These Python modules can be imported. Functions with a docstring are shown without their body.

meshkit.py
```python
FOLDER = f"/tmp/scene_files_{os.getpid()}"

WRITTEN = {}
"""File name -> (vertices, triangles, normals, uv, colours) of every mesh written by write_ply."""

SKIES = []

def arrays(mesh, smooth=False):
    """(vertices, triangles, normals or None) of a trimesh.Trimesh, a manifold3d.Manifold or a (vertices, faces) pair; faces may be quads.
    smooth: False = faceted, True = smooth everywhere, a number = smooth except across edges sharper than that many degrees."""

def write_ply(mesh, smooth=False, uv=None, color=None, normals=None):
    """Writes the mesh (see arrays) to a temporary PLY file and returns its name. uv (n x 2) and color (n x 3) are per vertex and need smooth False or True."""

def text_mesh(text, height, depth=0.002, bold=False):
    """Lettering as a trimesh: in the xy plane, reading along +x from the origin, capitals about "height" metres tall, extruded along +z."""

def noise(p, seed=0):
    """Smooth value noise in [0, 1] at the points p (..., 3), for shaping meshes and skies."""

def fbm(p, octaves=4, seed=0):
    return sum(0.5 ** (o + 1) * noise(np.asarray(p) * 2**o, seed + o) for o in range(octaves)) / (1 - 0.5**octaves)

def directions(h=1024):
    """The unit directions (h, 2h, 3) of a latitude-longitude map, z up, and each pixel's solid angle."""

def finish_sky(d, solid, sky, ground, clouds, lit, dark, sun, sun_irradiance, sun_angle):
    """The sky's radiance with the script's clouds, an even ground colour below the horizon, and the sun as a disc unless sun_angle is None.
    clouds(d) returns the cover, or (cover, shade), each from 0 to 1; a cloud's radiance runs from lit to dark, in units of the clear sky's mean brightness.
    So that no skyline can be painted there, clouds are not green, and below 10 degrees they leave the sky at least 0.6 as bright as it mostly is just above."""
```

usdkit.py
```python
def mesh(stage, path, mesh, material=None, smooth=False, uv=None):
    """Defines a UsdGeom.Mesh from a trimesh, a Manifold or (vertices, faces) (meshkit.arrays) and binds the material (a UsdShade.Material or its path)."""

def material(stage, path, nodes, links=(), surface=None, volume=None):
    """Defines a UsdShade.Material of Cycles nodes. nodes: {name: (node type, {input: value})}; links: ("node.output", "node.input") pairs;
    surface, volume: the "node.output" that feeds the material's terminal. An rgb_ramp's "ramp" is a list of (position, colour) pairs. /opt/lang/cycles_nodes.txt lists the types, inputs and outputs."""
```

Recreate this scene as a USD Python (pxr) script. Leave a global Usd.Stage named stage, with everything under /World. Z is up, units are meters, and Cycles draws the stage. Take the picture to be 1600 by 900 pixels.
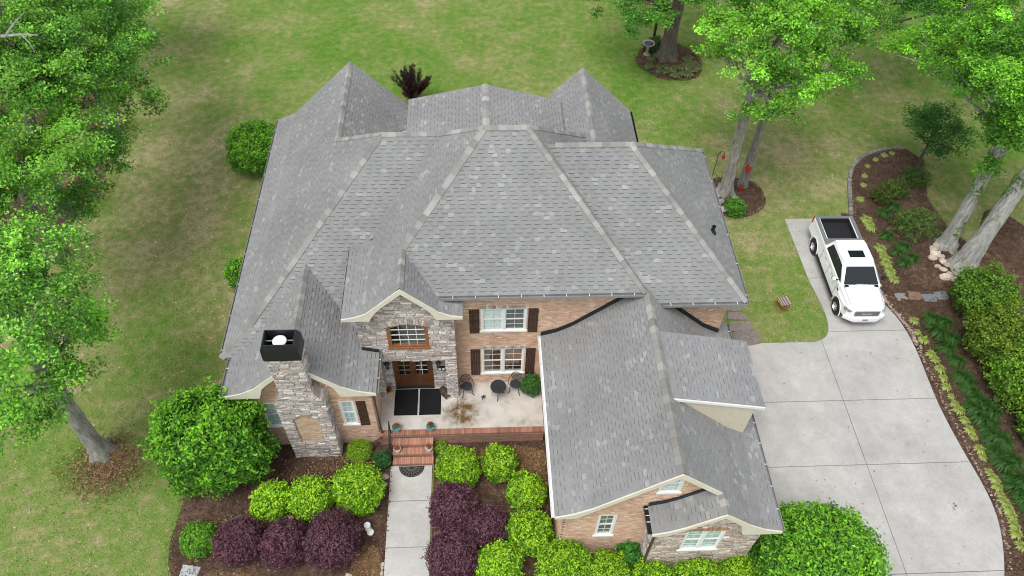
import math, random
import numpy as np, trimesh, shapely, manifold3d, usdkit, meshkit
from shapely.geometry import Polygon, box as sbox
from pxr import Usd, UsdGeom, UsdLux, UsdShade, Gf, Sdf, Vt

stage = Usd.Stage.CreateInMemory()
UsdGeom.SetStageUpAxis(stage, 'Z')
UsdGeom.Xform.Define(stage, '/World')
R = np.random.default_rng(7)
random.seed(7)
A3 = lambda *p: np.array(p, float)

# ------------------------------------------------------------------ camera
CAM_H = 28.0
FPX, PITCH, YAW, ROLL = 1194.47, math.radians(50.61), math.radians(3.7586), math.radians(1.8619)
cam = UsdGeom.Camera.Define(stage, '/World/camera')
fw = A3(math.sin(YAW) * math.cos(PITCH), math.cos(YAW) * math.cos(PITCH), -math.sin(PITCH))
r0 = A3(math.cos(YAW), -math.sin(YAW), 0); u0 = np.cross(r0, fw)
rr = r0 * math.cos(ROLL) + u0 * math.sin(ROLL); uu = -r0 * math.sin(ROLL) + u0 * math.cos(ROLL)
cam.AddTransformOp().Set(Gf.Matrix4d(*rr, 0, *uu, 0, *(-fw), 0, 0, 0, CAM_H, 1))
cam.CreateHorizontalApertureAttr(36.0); cam.CreateVerticalApertureAttr(36.0 * 9 / 16)
cam.CreateFocalLengthAttr(FPX / 1600 * 36.0)
cam.CreateClippingRangeAttr(Gf.Vec2f(0.1, 2000))
cam.CreateExposureAttr(0.55)

# ------------------------------------------------------------------ sky and sun (thin bright overcast)
SUN_DIR = A3(-0.24, -0.32, 0.90); SUN_DIR /= np.linalg.norm(SUN_DIR)
elev, rot = math.asin(SUN_DIR[2]), math.atan2(SUN_DIR[0], SUN_DIR[1])
skym = usdkit.material(stage, '/World/Looks/sky_look', {
    'sky': ('sky_texture', {'sky_type': 'single_scattering', 'sun_disc': False, 'sun_elevation': elev, 'sun_rotation': rot, 'altitude': 100.0}),
    'h': ('hsv', {'saturation': 0.25}),
    'bg': ('background_shader', {'strength': 0.148})},
    [('sky.color', 'h.color'), ('h.color', 'bg.color')], surface='bg.background')
dome = UsdLux.DomeLight.Define(stage, '/World/sky')
UsdShade.MaterialBindingAPI.Apply(dome.GetPrim()).Bind(skym)
dome.GetPrim().SetCustomDataByKey('kind', 'structure')
sun = UsdLux.DistantLight.Define(stage, '/World/sun')
sun.CreateIntensityAttr(0.44); sun.CreateAngleAttr(30.0); sun.CreateColorAttr(Gf.Vec3f(1.0, 0.985, 0.955))
sun.GetPrim().CreateAttribute('inputs:normalize', Sdf.ValueTypeNames.Bool).Set(True)
zz = SUN_DIR; xx = np.cross(A3(0, 0, 1), zz); xx /= np.linalg.norm(xx); yy = np.cross(zz, xx)
sun.AddTransformOp().Set(Gf.Matrix4d(*xx, 0, *yy, 0, *zz, 0, 0, 0, 60, 1))

# ------------------------------------------------------------------ materials
def look(name, rough=0.7, base=None, noise=(), bump=None, metal=0.0, spec=0.4, transl=0.0, coat=0.0):
    """base None: the colour comes from the mesh's tone primvar. noise: (scale, low, high, detail) factors multiplied in. bump: (scale, strength, distance)."""
    n = {'p': ('principled_bsdf', {'roughness': rough, 'metallic': metal, 'specular_ior_level': spec, 'coat_weight': coat})}
    L = []
    if base is None:
        n['a'] = ('attribute', {'attribute': 'tone'}); src = 'a.color'
    else:
        n['a'] = ('color', {'value': base}); src = 'a.color'
    n['g'] = ('geometry', {})
    for k, (sc, lo, hi, det) in enumerate(noise):
        n[f'n{k}'] = ('noise_texture', {'scale': sc, 'detail': float(det), 'roughness': 0.6})
        n[f'r{k}'] = ('map_range', {'from_min': 0.3, 'from_max': 0.7, 'to_min': lo, 'to_max': hi, 'clamp': True})
        n[f'm{k}'] = ('mix', {'mix_type': 'multiply', 'fac': 1.0})
        L += [('g.position', f'n{k}.vector'), (f'n{k}.fac', f'r{k}.value'), (src, f'm{k}.color1'), (f'r{k}.result', f'm{k}.color2')]
        src = f'm{k}.color'
    L.append((src, 'p.base_color'))
    if bump:
        n['bn'] = ('noise_texture', {'scale': bump[0], 'detail': 4.0})
        n['b'] = ('bump', {'strength': bump[1], 'distance': bump[2]})
        L += [('g.position', 'bn.vector'), ('bn.fac', 'b.height'), ('b.normal', 'p.normal')]
    out = 'p.BSDF'
    if transl:
        n['t'] = ('translucent_bsdf', {}); n['mx'] = ('mix_closure', {'fac': transl})
        L += [(src, 't.color'), ('p.BSDF', 'mx.closure1'), ('t.BSDF', 'mx.closure2')]
        out = 'mx.closure'
    return usdkit.material(stage, '/World/Looks/' + name, n, L, surface=out)

def glass_look(name, tint, base_fac=0.06):
    return usdkit.material(stage, '/World/Looks/' + name, {
        't': ('transparent_bsdf', {'color': tint}), 'g': ('glossy_bsdf', {'roughness': 0.03, 'color': (1, 1, 1)}),
        'f': ('layer_weight', {'blend': 0.5}), 'pw': ('math', {'math_type': 'power', 'value2': 3.5}), 'mr': ('math', {'math_type': 'multiply_add', 'value2': 0.50, 'value3': base_fac}), 'm': ('mix_closure', {})},
        [('f.facing', 'pw.value1'), ('pw.value', 'mr.value1'), ('mr.value', 'm.fac'), ('t.BSDF', 'm.closure1'), ('g.BSDF', 'm.closure2')], surface='m.closure')

M = {}
M['shingle'] = look('shingle_look', 0.92, None, [(90, 0.86, 1.12, 3), (0.45, 0.87, 1.08, 4), (3.0, 0.92, 1.05, 4)], (220, 0.35, 0.01), spec=0.2)
M['brick'] = look('brick_look', 0.85, None, [(45, 0.82, 1.15, 3), (0.7, 0.88, 1.1, 2)], (120, 0.4, 0.01), spec=0.25)
M['stone'] = look('stone_look', 0.85, None, [(14, 0.72, 1.22, 4), (60, 0.85, 1.12, 2)], (40, 0.6, 0.03), spec=0.25)
M['mortar'] = look('mortar_look', 0.95, (0.50, 0.40, 0.315), [(30, 0.85, 1.1, 3)], (80, 0.4, 0.01), spec=0.2)
M['stone_mortar'] = look('stone_mortar_look', 0.95, (0.33, 0.30, 0.275), [(25, 0.8, 1.15, 3)], (80, 0.4, 0.01), spec=0.2)
M['cream'] = look('cream_trim_look', 0.55, (0.66, 0.61, 0.51), [(3, 0.93, 1.04, 3)])
M['stucco'] = look('cream_stucco_look', 0.9, (0.60, 0.54, 0.42), [(8, 0.93, 1.05, 4)], (90, 0.5, 0.01))
M['white'] = look('white_paint_look', 0.45, (0.78, 0.78, 0.75), [(4, 0.94, 1.03, 2)])
M['shutter'] = look('shutter_look', 0.55, (0.055, 0.026, 0.020), [(12, 0.8, 1.2, 3)])
M['wood'] = look('door_wood_look', 0.4, (0.10, 0.040, 0.017), [(9, 0.7, 1.25, 4), (60, 0.9, 1.1, 2)], coat=0.2)
M['wood_light'] = look('window_wood_look', 0.5, (0.27, 0.11, 0.042), [(9, 0.75, 1.2, 4)])
M['black_metal'] = look('black_metal_look', 0.45, (0.012, 0.013, 0.015), [(6, 0.85, 1.15, 2)])
M['iron'] = look('cast_iron_look', 0.5, (0.028, 0.030, 0.034), [(30, 0.8, 1.2, 2)])
M['gutter_grey'] = look('grey_gutter_look', 0.5, (0.23, 0.23, 0.23), [(3, 0.9, 1.1, 2)])
M['bronze'] = look('downspout_look', 0.5, (0.07, 0.045, 0.035), [(5, 0.9, 1.1, 2)])
M['glass'] = glass_look('window_glass_look', (0.95, 0.98, 0.98), 0.06)
M['dark_room'] = look('dark_room_look', 0.9, (0.03, 0.024, 0.02))
M['blind'] = look('teal_reflection_blind_look', 0.8, (0.66, 0.76, 0.74), [(2.5, 0.9, 1.06, 2)])  # teal reflection in the panes is painted into the blind colour
M['blind_white'] = look('white_blind_look', 0.8, (0.85, 0.88, 0.88), [(2.5, 0.95, 1.03, 2)])
M['grey_blind'] = look('grey_blind_look', 0.8, (0.20, 0.21, 0.20), [(2.5, 0.9, 1.06, 2)])
M['brown_room'] = look('brown_room_look', 0.8, (0.30, 0.11, 0.045), [(1.5, 0.3, 1.4, 3)])  # dim warm room behind the glass, put into one colour
M['leaf'] = look('leaf_look', 0.55, None, [], spec=0.35, transl=0.25)
def bark_look():
    n = {'a': ('attribute', {'attribute': 'tone'}), 'tc': ('texture_coordinate', {}), 'm': ('mapping', {'scale': (9, 9, 1.6)}), 'p': ('principled_bsdf', {'roughness': 0.95, 'specular_ior_level': 0.15}),
         'n0': ('noise_texture', {'scale': 1.0, 'detail': 6.0, 'roughness': 0.7}), 'r0': ('map_range', {'from_min': 0.35, 'from_max': 0.65, 'to_min': 0.55, 'to_max': 1.25, 'clamp': True}), 'x0': ('mix', {'mix_type': 'multiply', 'fac': 1.0}),
         'n1': ('noise_texture', {'scale': 1.1, 'detail': 5.0, 'roughness': 0.7}), 'r1': ('map_range', {'from_min': 0.52, 'from_max': 0.66, 'to_min': 0.0, 'to_max': 0.65, 'clamp': True}), 'x1': ('mix', {'color2': (0.16, 0.19, 0.10)}),
         'b': ('bump', {'strength': 1.0, 'distance': 0.12})}
    L = [('tc.object', 'm.vector'), ('m.vector', 'n0.vector'), ('n0.fac', 'r0.value'), ('tc.object', 'n1.vector'), ('n1.fac', 'r1.value'), ('a.color', 'x1.color1'), ('r1.result', 'x1.fac'), ('x1.color', 'x0.color1'), ('r0.result', 'x0.color2'), ('x0.color', 'p.base_color'), ('n0.fac', 'b.height'), ('b.normal', 'p.normal')]
    return usdkit.material(stage, '/World/Looks/bark_look', n, L, surface='p.BSDF')
M['bark'] = bark_look()
M['tone_matte'] = look('matte_look', 0.85, None, [(25, 0.85, 1.12, 3)], (60, 0.3, 0.01), spec=0.25)
M['tone_gloss'] = look('glazed_look', 0.3, None, [(8, 0.9, 1.08, 2)])
M['rock'] = look('rock_look', 0.9, None, [(9, 0.75, 1.2, 4)], (25, 0.7, 0.03), spec=0.2)

def concrete(name, base, dirt=()):
    """Light concrete with broad cloudy stains, fine speckle and spots."""
    n = {'g': ('geometry', {}), 'p': ('principled_bsdf', {'roughness': 0.88, 'specular_ior_level': 0.25}), 'c': ('color', {'value': base})}
    L, src = [], 'c.color'
    for k, (sc, lo, hi, det, fm, fM) in enumerate([(0.40, 0.86, 1.04, 6, .36, .60), (1.7, 0.90, 1.05, 7, .32, .68), (9.0, 0.93, 1.05, 5, .3, .7), (45, 0.88, 1.07, 3, .3, .7)] + list(dirt)):
        n[f'n{k}'] = ('noise_texture', {'scale': sc, 'detail': float(det), 'roughness': 0.62}); n[f'r{k}'] = ('map_range', {'from_min': fm, 'from_max': fM, 'to_min': lo, 'to_max': hi, 'clamp': True})
        n[f'm{k}'] = ('mix', {'mix_type': 'multiply', 'fac': 1.0})
        L += [('g.position', f'n{k}.vector'), (f'n{k}.fac', f'r{k}.value'), (src, f'm{k}.color1'), (f'r{k}.result', f'm{k}.color2')]; src = f'm{k}.color'
    # brown speckle of leaf stains
    n['v'] = ('noise_texture', {'scale': 5.5, 'detail': 6.0, 'roughness': 0.75}); n['vr'] = ('map_range', {'from_min': 0.70, 'from_max': 0.76, 'to_min': 0.0, 'to_max': 0.55, 'clamp': True})
    n['vm'] = ('mix', {'color2': (0.10, 0.085, 0.06)})
    L += [('g.position', 'v.vector'), ('v.fac', 'vr.value'), (src, 'vm.color1'), ('vr.result', 'vm.fac'), ('vm.color', 'p.base_color')]
    n['bn'] = ('noise_texture', {'scale': 60, 'detail': 3.0}); n['b'] = ('bump', {'strength': 0.25, 'distance': 0.01})
    L += [('g.position', 'bn.vector'), ('bn.fac', 'b.height'), ('b.normal', 'p.normal')]
    return usdkit.material(stage, '/World/Looks/' + name, n, L, surface='p.BSDF')
M['drive'] = concrete('driveway_look', (0.462, 0.448, 0.422))
M['walk'] = concrete('walk_look', (0.53, 0.512, 0.478))

def porch_look():
    n = {'g': ('geometry', {}), 'p': ('principled_bsdf', {'roughness': 0.85, 'specular_ior_level': 0.25})}
    L = [('g.position', 'n0.vector'), ('g.position', 'n1.vector'), ('g.position', 's.vector1')]
    n['n0'] = ('noise_texture', {'scale': 1.3, 'detail': 5.0, 'roughness': 0.6}); n['ramp'] = ('rgb_ramp', {'ramp': [(0.30, (0.30, 0.27, 0.22)), (0.45, (0.50, 0.46, 0.41)), (0.6, (0.58, 0.54, 0.49))]})
    n['n1'] = ('noise_texture', {'scale': 3.0, 'detail': 7.0, 'roughness': 0.72})
    # rust-brown water stain on the floor in front of the stone pier
    n['s'] = ('vector_math', {'math_type': 'distance', 'vector2': (-0.75, 15.75, 0.9)})
    n['d'] = ('map_range', {'from_min': 0.35, 'from_max': 1.15, 'to_min': 0.62, 'to_max': 0.0, 'clamp': True})
    n['sm'] = ('math', {'math_type': 'multiply_add', 'value2': 2.2, 'value3': -1.18}); n['sa'] = ('math', {'math_type': 'add', 'use_clamp': True})
    n['sx'] = ('math', {'math_type': 'multiply', 'use_clamp': True}); n['mx'] = ('mix', {'color2': (0.13, 0.075, 0.022)})
    L += [('n0.fac', 'ramp.fac'), ('s.value', 'd.value'), ('n1.fac', 'sm.value1'), ('sm.value', 'sa.value1'), ('d.result', 'sa.value2'), ('sa.value', 'sx.value1'), ('d.result', 'sx.value2'),
          ('ramp.color', 'mx.color1'), ('sx2.value', 'mx.fac'), ('mx.color', 'p.base_color'), ('sx.value', 'sx2.value1')]
    n['sx2'] = ('math', {'math_type': 'multiply', 'value2': 2.6, 'use_clamp': True})
    return usdkit.material(stage, '/World/Looks/porch_floor_look', n, L, surface='p.BSDF')
M['porch'] = porch_look()

def ground_look(name, cols, scales, bump=(30, 0.6, 0.05), toned=False):
    """Three colours blended by broad patches, blotches and fine grain."""
    n = {'g': ('geometry', {}), 'p': ('principled_bsdf', {'roughness': 0.95, 'specular_ior_level': 0.1})}; L = []
    for k, (sc, w) in enumerate(scales):
        n[f'n{k}'] = ('noise_texture', {'scale': sc, 'detail': 5.0, 'roughness': 0.62}); n[f'w{k}'] = ('math', {'math_type': 'multiply', 'value2': w}); L += [('g.position', f'n{k}.vector'), (f'n{k}.fac', f'w{k}.value1')]
    src = 'w0.value'
    for k in range(1, len(scales)):
        n[f's{k}'] = ('math', {'math_type': 'add'}); L += [(src, f's{k}.value1'), (f'w{k}.value', f's{k}.value2')]; src = f's{k}.value'
    if name in ('lawn_look', 'grass_blade_look'):        # the lawn is lusher behind the house and worn at its left side
        n['xyz'] = ('separate_xyz', {}); n['gy'] = ('map_range', {'from_min': 25.0, 'from_max': 39.0, 'to_min': 0.0, 'to_max': -0.060, 'clamp': True}); n['gx'] = ('map_range', {'from_min': 11.0, 'from_max': 18.0, 'to_min': -0.050, 'to_max': 0.034, 'clamp': True})
        n['ga'] = ('math', {'math_type': 'add'}); n['gb'] = ('math', {'math_type': 'add'})
        L += [('g.position', 'xyz.vector'), ('xyz.y', 'gy.value'), ('xyz.y', 'gx.value'), (src, 'ga.value1'), ('gy.result', 'ga.value2'), ('ga.value', 'gb.value1'), ('gx.result', 'gb.value2')]; src = 'gb.value'
    n['ramp'] = ('rgb_ramp', {'ramp': cols}); L += [(src, 'ramp.fac')]; col = 'ramp.color'
    n['f'] = ('noise_texture', {'scale': 16.0, 'detail': 4.0, 'roughness': 0.8}); n['fr'] = ('map_range', {'from_min': 0.3, 'from_max': 0.7, 'to_min': 0.68, 'to_max': 1.26, 'clamp': True}); n['fm'] = ('mix', {'mix_type': 'multiply', 'fac': 1.0})
    L += [('g.position', 'f.vector'), ('f.fac', 'fr.value'), (col, 'fm.color1'), ('fr.result', 'fm.color2')]; col = 'fm.color'
    if toned: n['ta'] = ('attribute', {'attribute': 'tone'}); n['tm'] = ('mix', {'mix_type': 'multiply', 'fac': 1.0}); L += [(col, 'tm.color1'), ('ta.color', 'tm.color2')]; col = 'tm.color'
    L += [(col, 'p.base_color')]
    n['bn'] = ('noise_texture', {'scale': bump[0], 'detail': 4.0}); n['b'] = ('bump', {'strength': bump[1], 'distance': bump[2]})
    L += [('g.position', 'bn.vector'), ('bn.fac', 'b.height'), ('b.normal', 'p.normal')]
    return usdkit.material(stage, '/World/Looks/' + name, n, L, surface='p.BSDF')
GREEN, OLIVE, TAN = (0.105, 0.222, 0.026), (0.180, 0.250, 0.060), (0.38, 0.335, 0.175)
LAWN = [(0.40, GREEN), (0.475, OLIVE), (0.525, (0.250, 0.268, 0.098)), (0.59, TAN)]
LSC = [(0.075, 0.40), (0.38, 0.26), (2.2, 0.34)]
M['lawn'] = ground_look('lawn_look', LAWN, LSC, (26, 0.8, 0.06))
M['grass'] = ground_look('grass_blade_look', LAWN, LSC, (26, 0.4, 0.03), True)
M['mulch'] = ground_look('mulch_look', [(0.36, (0.050, 0.029, 0.020)), (0.5, (0.112, 0.068, 0.048)), (0.62, (0.22, 0.142, 0.094))], [(0.5, 0.4), (4, 0.3), (20, 0.3)], (22, 1.0, 0.10))
M['straw'] = ground_look('straw_mulch_look', [(0.38, (0.10, 0.055, 0.028)), (0.5, (0.20, 0.115, 0.055)), (0.62, (0.30, 0.19, 0.10))], [(0.8, 0.4), (5, 0.3), (22, 0.3)], (22, 1.0, 0.10))

# ------------------------------------------------------------------ prim helpers
used = {}
def numbered(parent, name):
    k = used.get((parent, name), -1) + 1; used[(parent, name)] = k
    return f'{parent}/{name}' if k == 0 else f'{parent}/{name}_{k:03d}'

def tag(path, label=None, cat=None, group=None, kind=None):
    p = stage.GetPrimAtPath(path)
    for k, v in (('label', label), ('category', cat), ('group', group), ('kind', kind)):
        if v: p.SetCustomDataByKey(k, v)
    return path

def thing(name, label, cat, loc=(0, 0, 0), rotz=0.0, group=None):
    path = numbered('/World', name)
    x = UsdGeom.Xform.Define(stage, path)
    x.AddTranslateOp().Set(Gf.Vec3d(*map(float, loc)))
    if rotz: x.AddRotateZOp().Set(float(rotz))
    return tag(path, label, cat, group)

def copy_thing(src, name, label, loc, rotz=0.0, group=None, cat=None, scale=1.0):
    path = numbered('/World', name)
    x = UsdGeom.Xform.Define(stage, path); p = x.GetPrim()
    p.GetReferences().AddInternalReference(src)
    x.ClearXformOpOrder()
    x.AddTranslateOp().Set(Gf.Vec3d(*map(float, loc))); x.AddRotateZOp().Set(float(rotz))
    if scale != 1.0: x.AddScaleOp().Set(Gf.Vec3f(scale, scale, scale))
    else:
        x.AddScaleOp().Set(Gf.Vec3f(1, 1, 1))
    p.SetInstanceable(True)
    return tag(path, label, cat, group)

class MB:
    """Collects faces (triangles) with a tone per vertex."""
    def __init__(s): s.v, s.f, s.t, s.n = [], [], [], 0
    def add(s, v, f, tone=(1, 1, 1)):
        v = np.asarray(v, float); f = np.asarray(f, int)
        if f.shape[1] == 4: f = np.vstack([f[:, [0, 1, 2]], f[:, [0, 2, 3]]])
        t = np.asarray(tone, float); t = np.broadcast_to(t, (len(v), 3)) if t.ndim == 1 else t
        s.v.append(v); s.f.append(f + s.n); s.t.append(t); s.n += len(v); return s
    def mesh(s, m, tone=(1, 1, 1)):
        if hasattr(m, 'to_mesh'):
            q = m.to_mesh(); return s.add(q.vert_properties[:, :3], q.tri_verts, tone)
        return s.add(m.vertices, m.faces, tone)
    def box(s, lo, hi, tone=(1, 1, 1), M4=None):
        (a, b, c), (d, e, g) = lo, hi
        v = A3([a, b, c], [d, b, c], [d, e, c], [a, e, c], [a, b, g], [d, b, g], [d, e, g], [a, e, g])
        if M4 is not None: v = v @ np.asarray(M4)[:3, :3].T + np.asarray(M4)[:3, 3]
        return s.add(v, BOXF, tone)
    def bar(s, p, q, w, h=None, up=(0, 0, 1), tone=(1, 1, 1)):
        """A square bar from p to q."""
        p, q = A3(*p), A3(*q); h = h or w; d = q - p; d /= np.linalg.norm(d)
        a = np.cross(up, d)
        if np.linalg.norm(a) < 1e-3: a = np.cross((1, 0, 0), d)
        a /= np.linalg.norm(a); b = np.cross(d, a)
        c = [(-w / 2, -h / 2), (w / 2, -h / 2), (w / 2, h / 2), (-w / 2, h / 2)]
        return s.add([e + a * i + b * j for e in (p, q) for i, j in c], BOXF2, tone)
    def tube(s, pts, rad, n=8, tone=(1, 1, 1), cap=True):
        pts = np.asarray(pts, float); rad = np.broadcast_to(np.asarray(rad, float), (len(pts),))
        tan = np.gradient(pts, axis=0); tan /= np.linalg.norm(tan, axis=1)[:, None]
        ref = A3(0, 0, 1) if abs(tan[0][2]) < 0.9 else A3(1, 0, 0)
        a = np.cross(tan, ref); a /= np.linalg.norm(a, axis=1)[:, None]; b = np.cross(tan, a)
        th = np.arange(n) / n * 2 * np.pi
        v = (pts[:, None] + rad[:, None, None] * (a[:, None] * np.cos(th)[None, :, None] + b[:, None] * np.sin(th)[None, :, None])).reshape(-1, 3)
        f = [[i * n + j, i * n + (j + 1) % n, (i + 1) * n + (j + 1) % n, (i + 1) * n + j] for i in range(len(pts) - 1) for j in range(n)]
        s.add(v, [[q[0], q[3], q[2], q[1]] for q in f], tone)
        if cap:
            m = len(pts) - 1
            s.add(np.vstack([v[m * n:], pts[-1:]]), [[(j + 1) % n, j, n] for j in range(n)], tone); s.add(np.vstack([v[:n], pts[:1]]), [[j, (j + 1) % n, n] for j in range(n)], tone)
        return s
    def lathe(s, prof, c=(0, 0, 0), n=20, tone=(1, 1, 1)):
        prof = np.asarray(prof, float); th = np.arange(n) / n * 2 * np.pi
        v = np.stack([prof[:, None, 0] * np.cos(th), prof[:, None, 0] * np.sin(th), np.repeat(prof[:, 1:], n, 1)], -1).reshape(-1, 3) + A3(*c)
        f = [[i * n + j, i * n + (j + 1) % n, (i + 1) * n + (j + 1) % n, (i + 1) * n + j] for i in range(len(prof) - 1) for j in range(n)]
        return s.add(v, f, tone)
    def prism(s, poly, z0, z1, tone=(1, 1, 1), frame=None):
        """A shapely polygon extruded; frame = 4x4 that places its (x, y, z)."""
        for g in getattr(poly, 'geoms', [poly]):
            if g.area < 1e-6: continue
            m = trimesh.creation.extrude_polygon(g, z1 - z0, engine='earcut'); m.apply_translation([0, 0, z0])
            if frame is not None: m.apply_transform(frame)
            s.add(m.vertices, m.faces, tone)
        return s
    def out(s, name, mat, parent='/World', smooth=False, loc=None, **tags):
        if not s.v: return None
        v, f, t = np.vstack(s.v), np.vstack(s.f), np.vstack(s.t)
        path = numbered(parent, name)
        m = usdkit.mesh(stage, path, (v, f), M[mat] if isinstance(mat, str) else mat, smooth)
        if smooth is False or smooth is True:
            UsdGeom.PrimvarsAPI(m).CreatePrimvar('tone', Sdf.ValueTypeNames.Color3fArray, 'vertex').Set(Vt.Vec3fArray.FromNumpy(t.astype(np.float32)))
        else:
            UsdGeom.PrimvarsAPI(m).CreatePrimvar('tone', Sdf.ValueTypeNames.Color3fArray, 'constant').Set(Vt.Vec3fArray([Gf.Vec3f(*map(float, t.mean(0)))]))
        if loc is not None: m.AddTranslateOp().Set(Gf.Vec3d(*map(float, loc)))
        tag(path, **tags)
        return path
BOXF = [[0, 3, 2, 1], [4, 5, 6, 7], [0, 1, 5, 4], [1, 2, 6, 5], [2, 3, 7, 6], [3, 0, 4, 7]]
BOXF2 = [[0, 3, 2, 1], [4, 5, 6, 7], [0, 1, 5, 4], [1, 2, 6, 5], [2, 3, 7, 6], [3, 0, 4, 7]]

def frame(o, x, y, z):
    m = np.eye(4); m[:3, 0], m[:3, 1], m[:3, 2], m[:3, 3] = x, y, z, o; return m
def XZ(y): return frame((0, y, 0), (1, 0, 0), (0, 0, 1), (0, -1, 0))          # polygon (x, z); extrudes towards -y (the viewer's side)
def YZ(x): return frame((x, 0, 0), (0, 1, 0), (0, 0, 1), (1, 0, 0))           # polygon (y, z); extrudes towards +x

# ------------------------------------------------------------------ ground, paving (the setting)
def sheet(poly, z, step=None, f=None):
    """A polygon as a flat sheet of triangles."""
    v, t = trimesh.creation.triangulate_polygon(poly, engine='earcut')
    return np.c_[v, np.full(len(v), z)], t

DRIVE_EDGE = [(18.9, 27.2), (18.9, 21.75), (19.5, 19.9), (19.46, 16.46), (19.66, 13.4), (19.77, 11.3), (19.05, 8.95), (17.6, 6.4), (15.5, 4.0)]
def smooth_line(pts, n=8):
    from scipy.interpolate import CubicSpline
    p = np.asarray(pts, float); t = np.r_[0, np.cumsum(np.linalg.norm(np.diff(p, axis=0), axis=1))]
    return CubicSpline(t, p)(np.linspace(0, t[-1], n * len(p)))
de = smooth_line(DRIVE_EDGE[1:], 5)
lawn_corner = [(15.84, 23.2), (16.02, 21.2), (15.97, 20.45), (15.75, 19.85), (15.30, 19.52), (14.6, 19.45)]
lc = smooth_line(lawn_corner, 4)
drive_poly = Polygon([(18.9, 27.2)] + [tuple(p) for p in de] + [(8.8, 4.0), (8.8, 19.45), (12.0, 19.45)] + [tuple(p) for p in lc[::-1]] + [(15.78, 27.2)]).buffer(0)
bed_long = Polygon([(18.85, 27.6)] + [tuple(p) for p in de] + [(30, 4.0), (27.5, 12), (26.6, 20), (25.6, 24.0), (24.2, 26.2), (23.9, 28.6), (24.9, 31.6), (24.2, 32.6)] + [tuple(p) for p in smooth_line([(23.9, 32.55), (22.1, 32.2), (20.75, 31.1), (20.05, 29.6), (19.5, 27.5)], 4)]).buffer(0)
bed_left = Polygon([(-3.6, 3), (-3.6, 16.8), (-9.3, 16.8)] + [tuple(p) for p in smooth_line([(-11.6, 15.6), (-11.95, 14.2), (-11.5, 12.9), (-11.6, 11.2), (-11.3, 9.6), (-11.2, 7.5), (-11.3, 3)], 4)]).buffer(0)
bed_right = Polygon([(-2.03, 3), (9.4, 3), (12.9, 8.3), (12.6, 10.9), (9.4, 11.5), (9.2, 10.4), (2.65, 10.4), (2.65, 15.0), (-1.95, 15.0)])
def blob(cx, cy, rx, ry, seed, n=40, rough=0.16):
    th = np.arange(n) / n * 2 * np.pi
    k = 1 + rough * (meshkit.fbm(np.c_[np.cos(th) * 1.6, np.sin(th) * 1.6, np.full(n, seed * 3.7)], 3) - 0.5) * 2
    return Polygon(np.c_[cx + rx * k * np.cos(th), cy + ry * k * np.sin(th)])
ring_pair = blob(13.5, 28.9, 1.75, 1.6, 1); ring_top = blob(12.2, 41.2, 2.1, 2.1, 2)
litter = blob(-14.95, 14.35, 1.05, .95, 3, rough=0.5); wood_floor = blob(-26.5, 32, 6.0, 17, 4, 120, 0.35); bare = blob(27.0, 24.5, 1.6, 3.2, 5)

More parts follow.
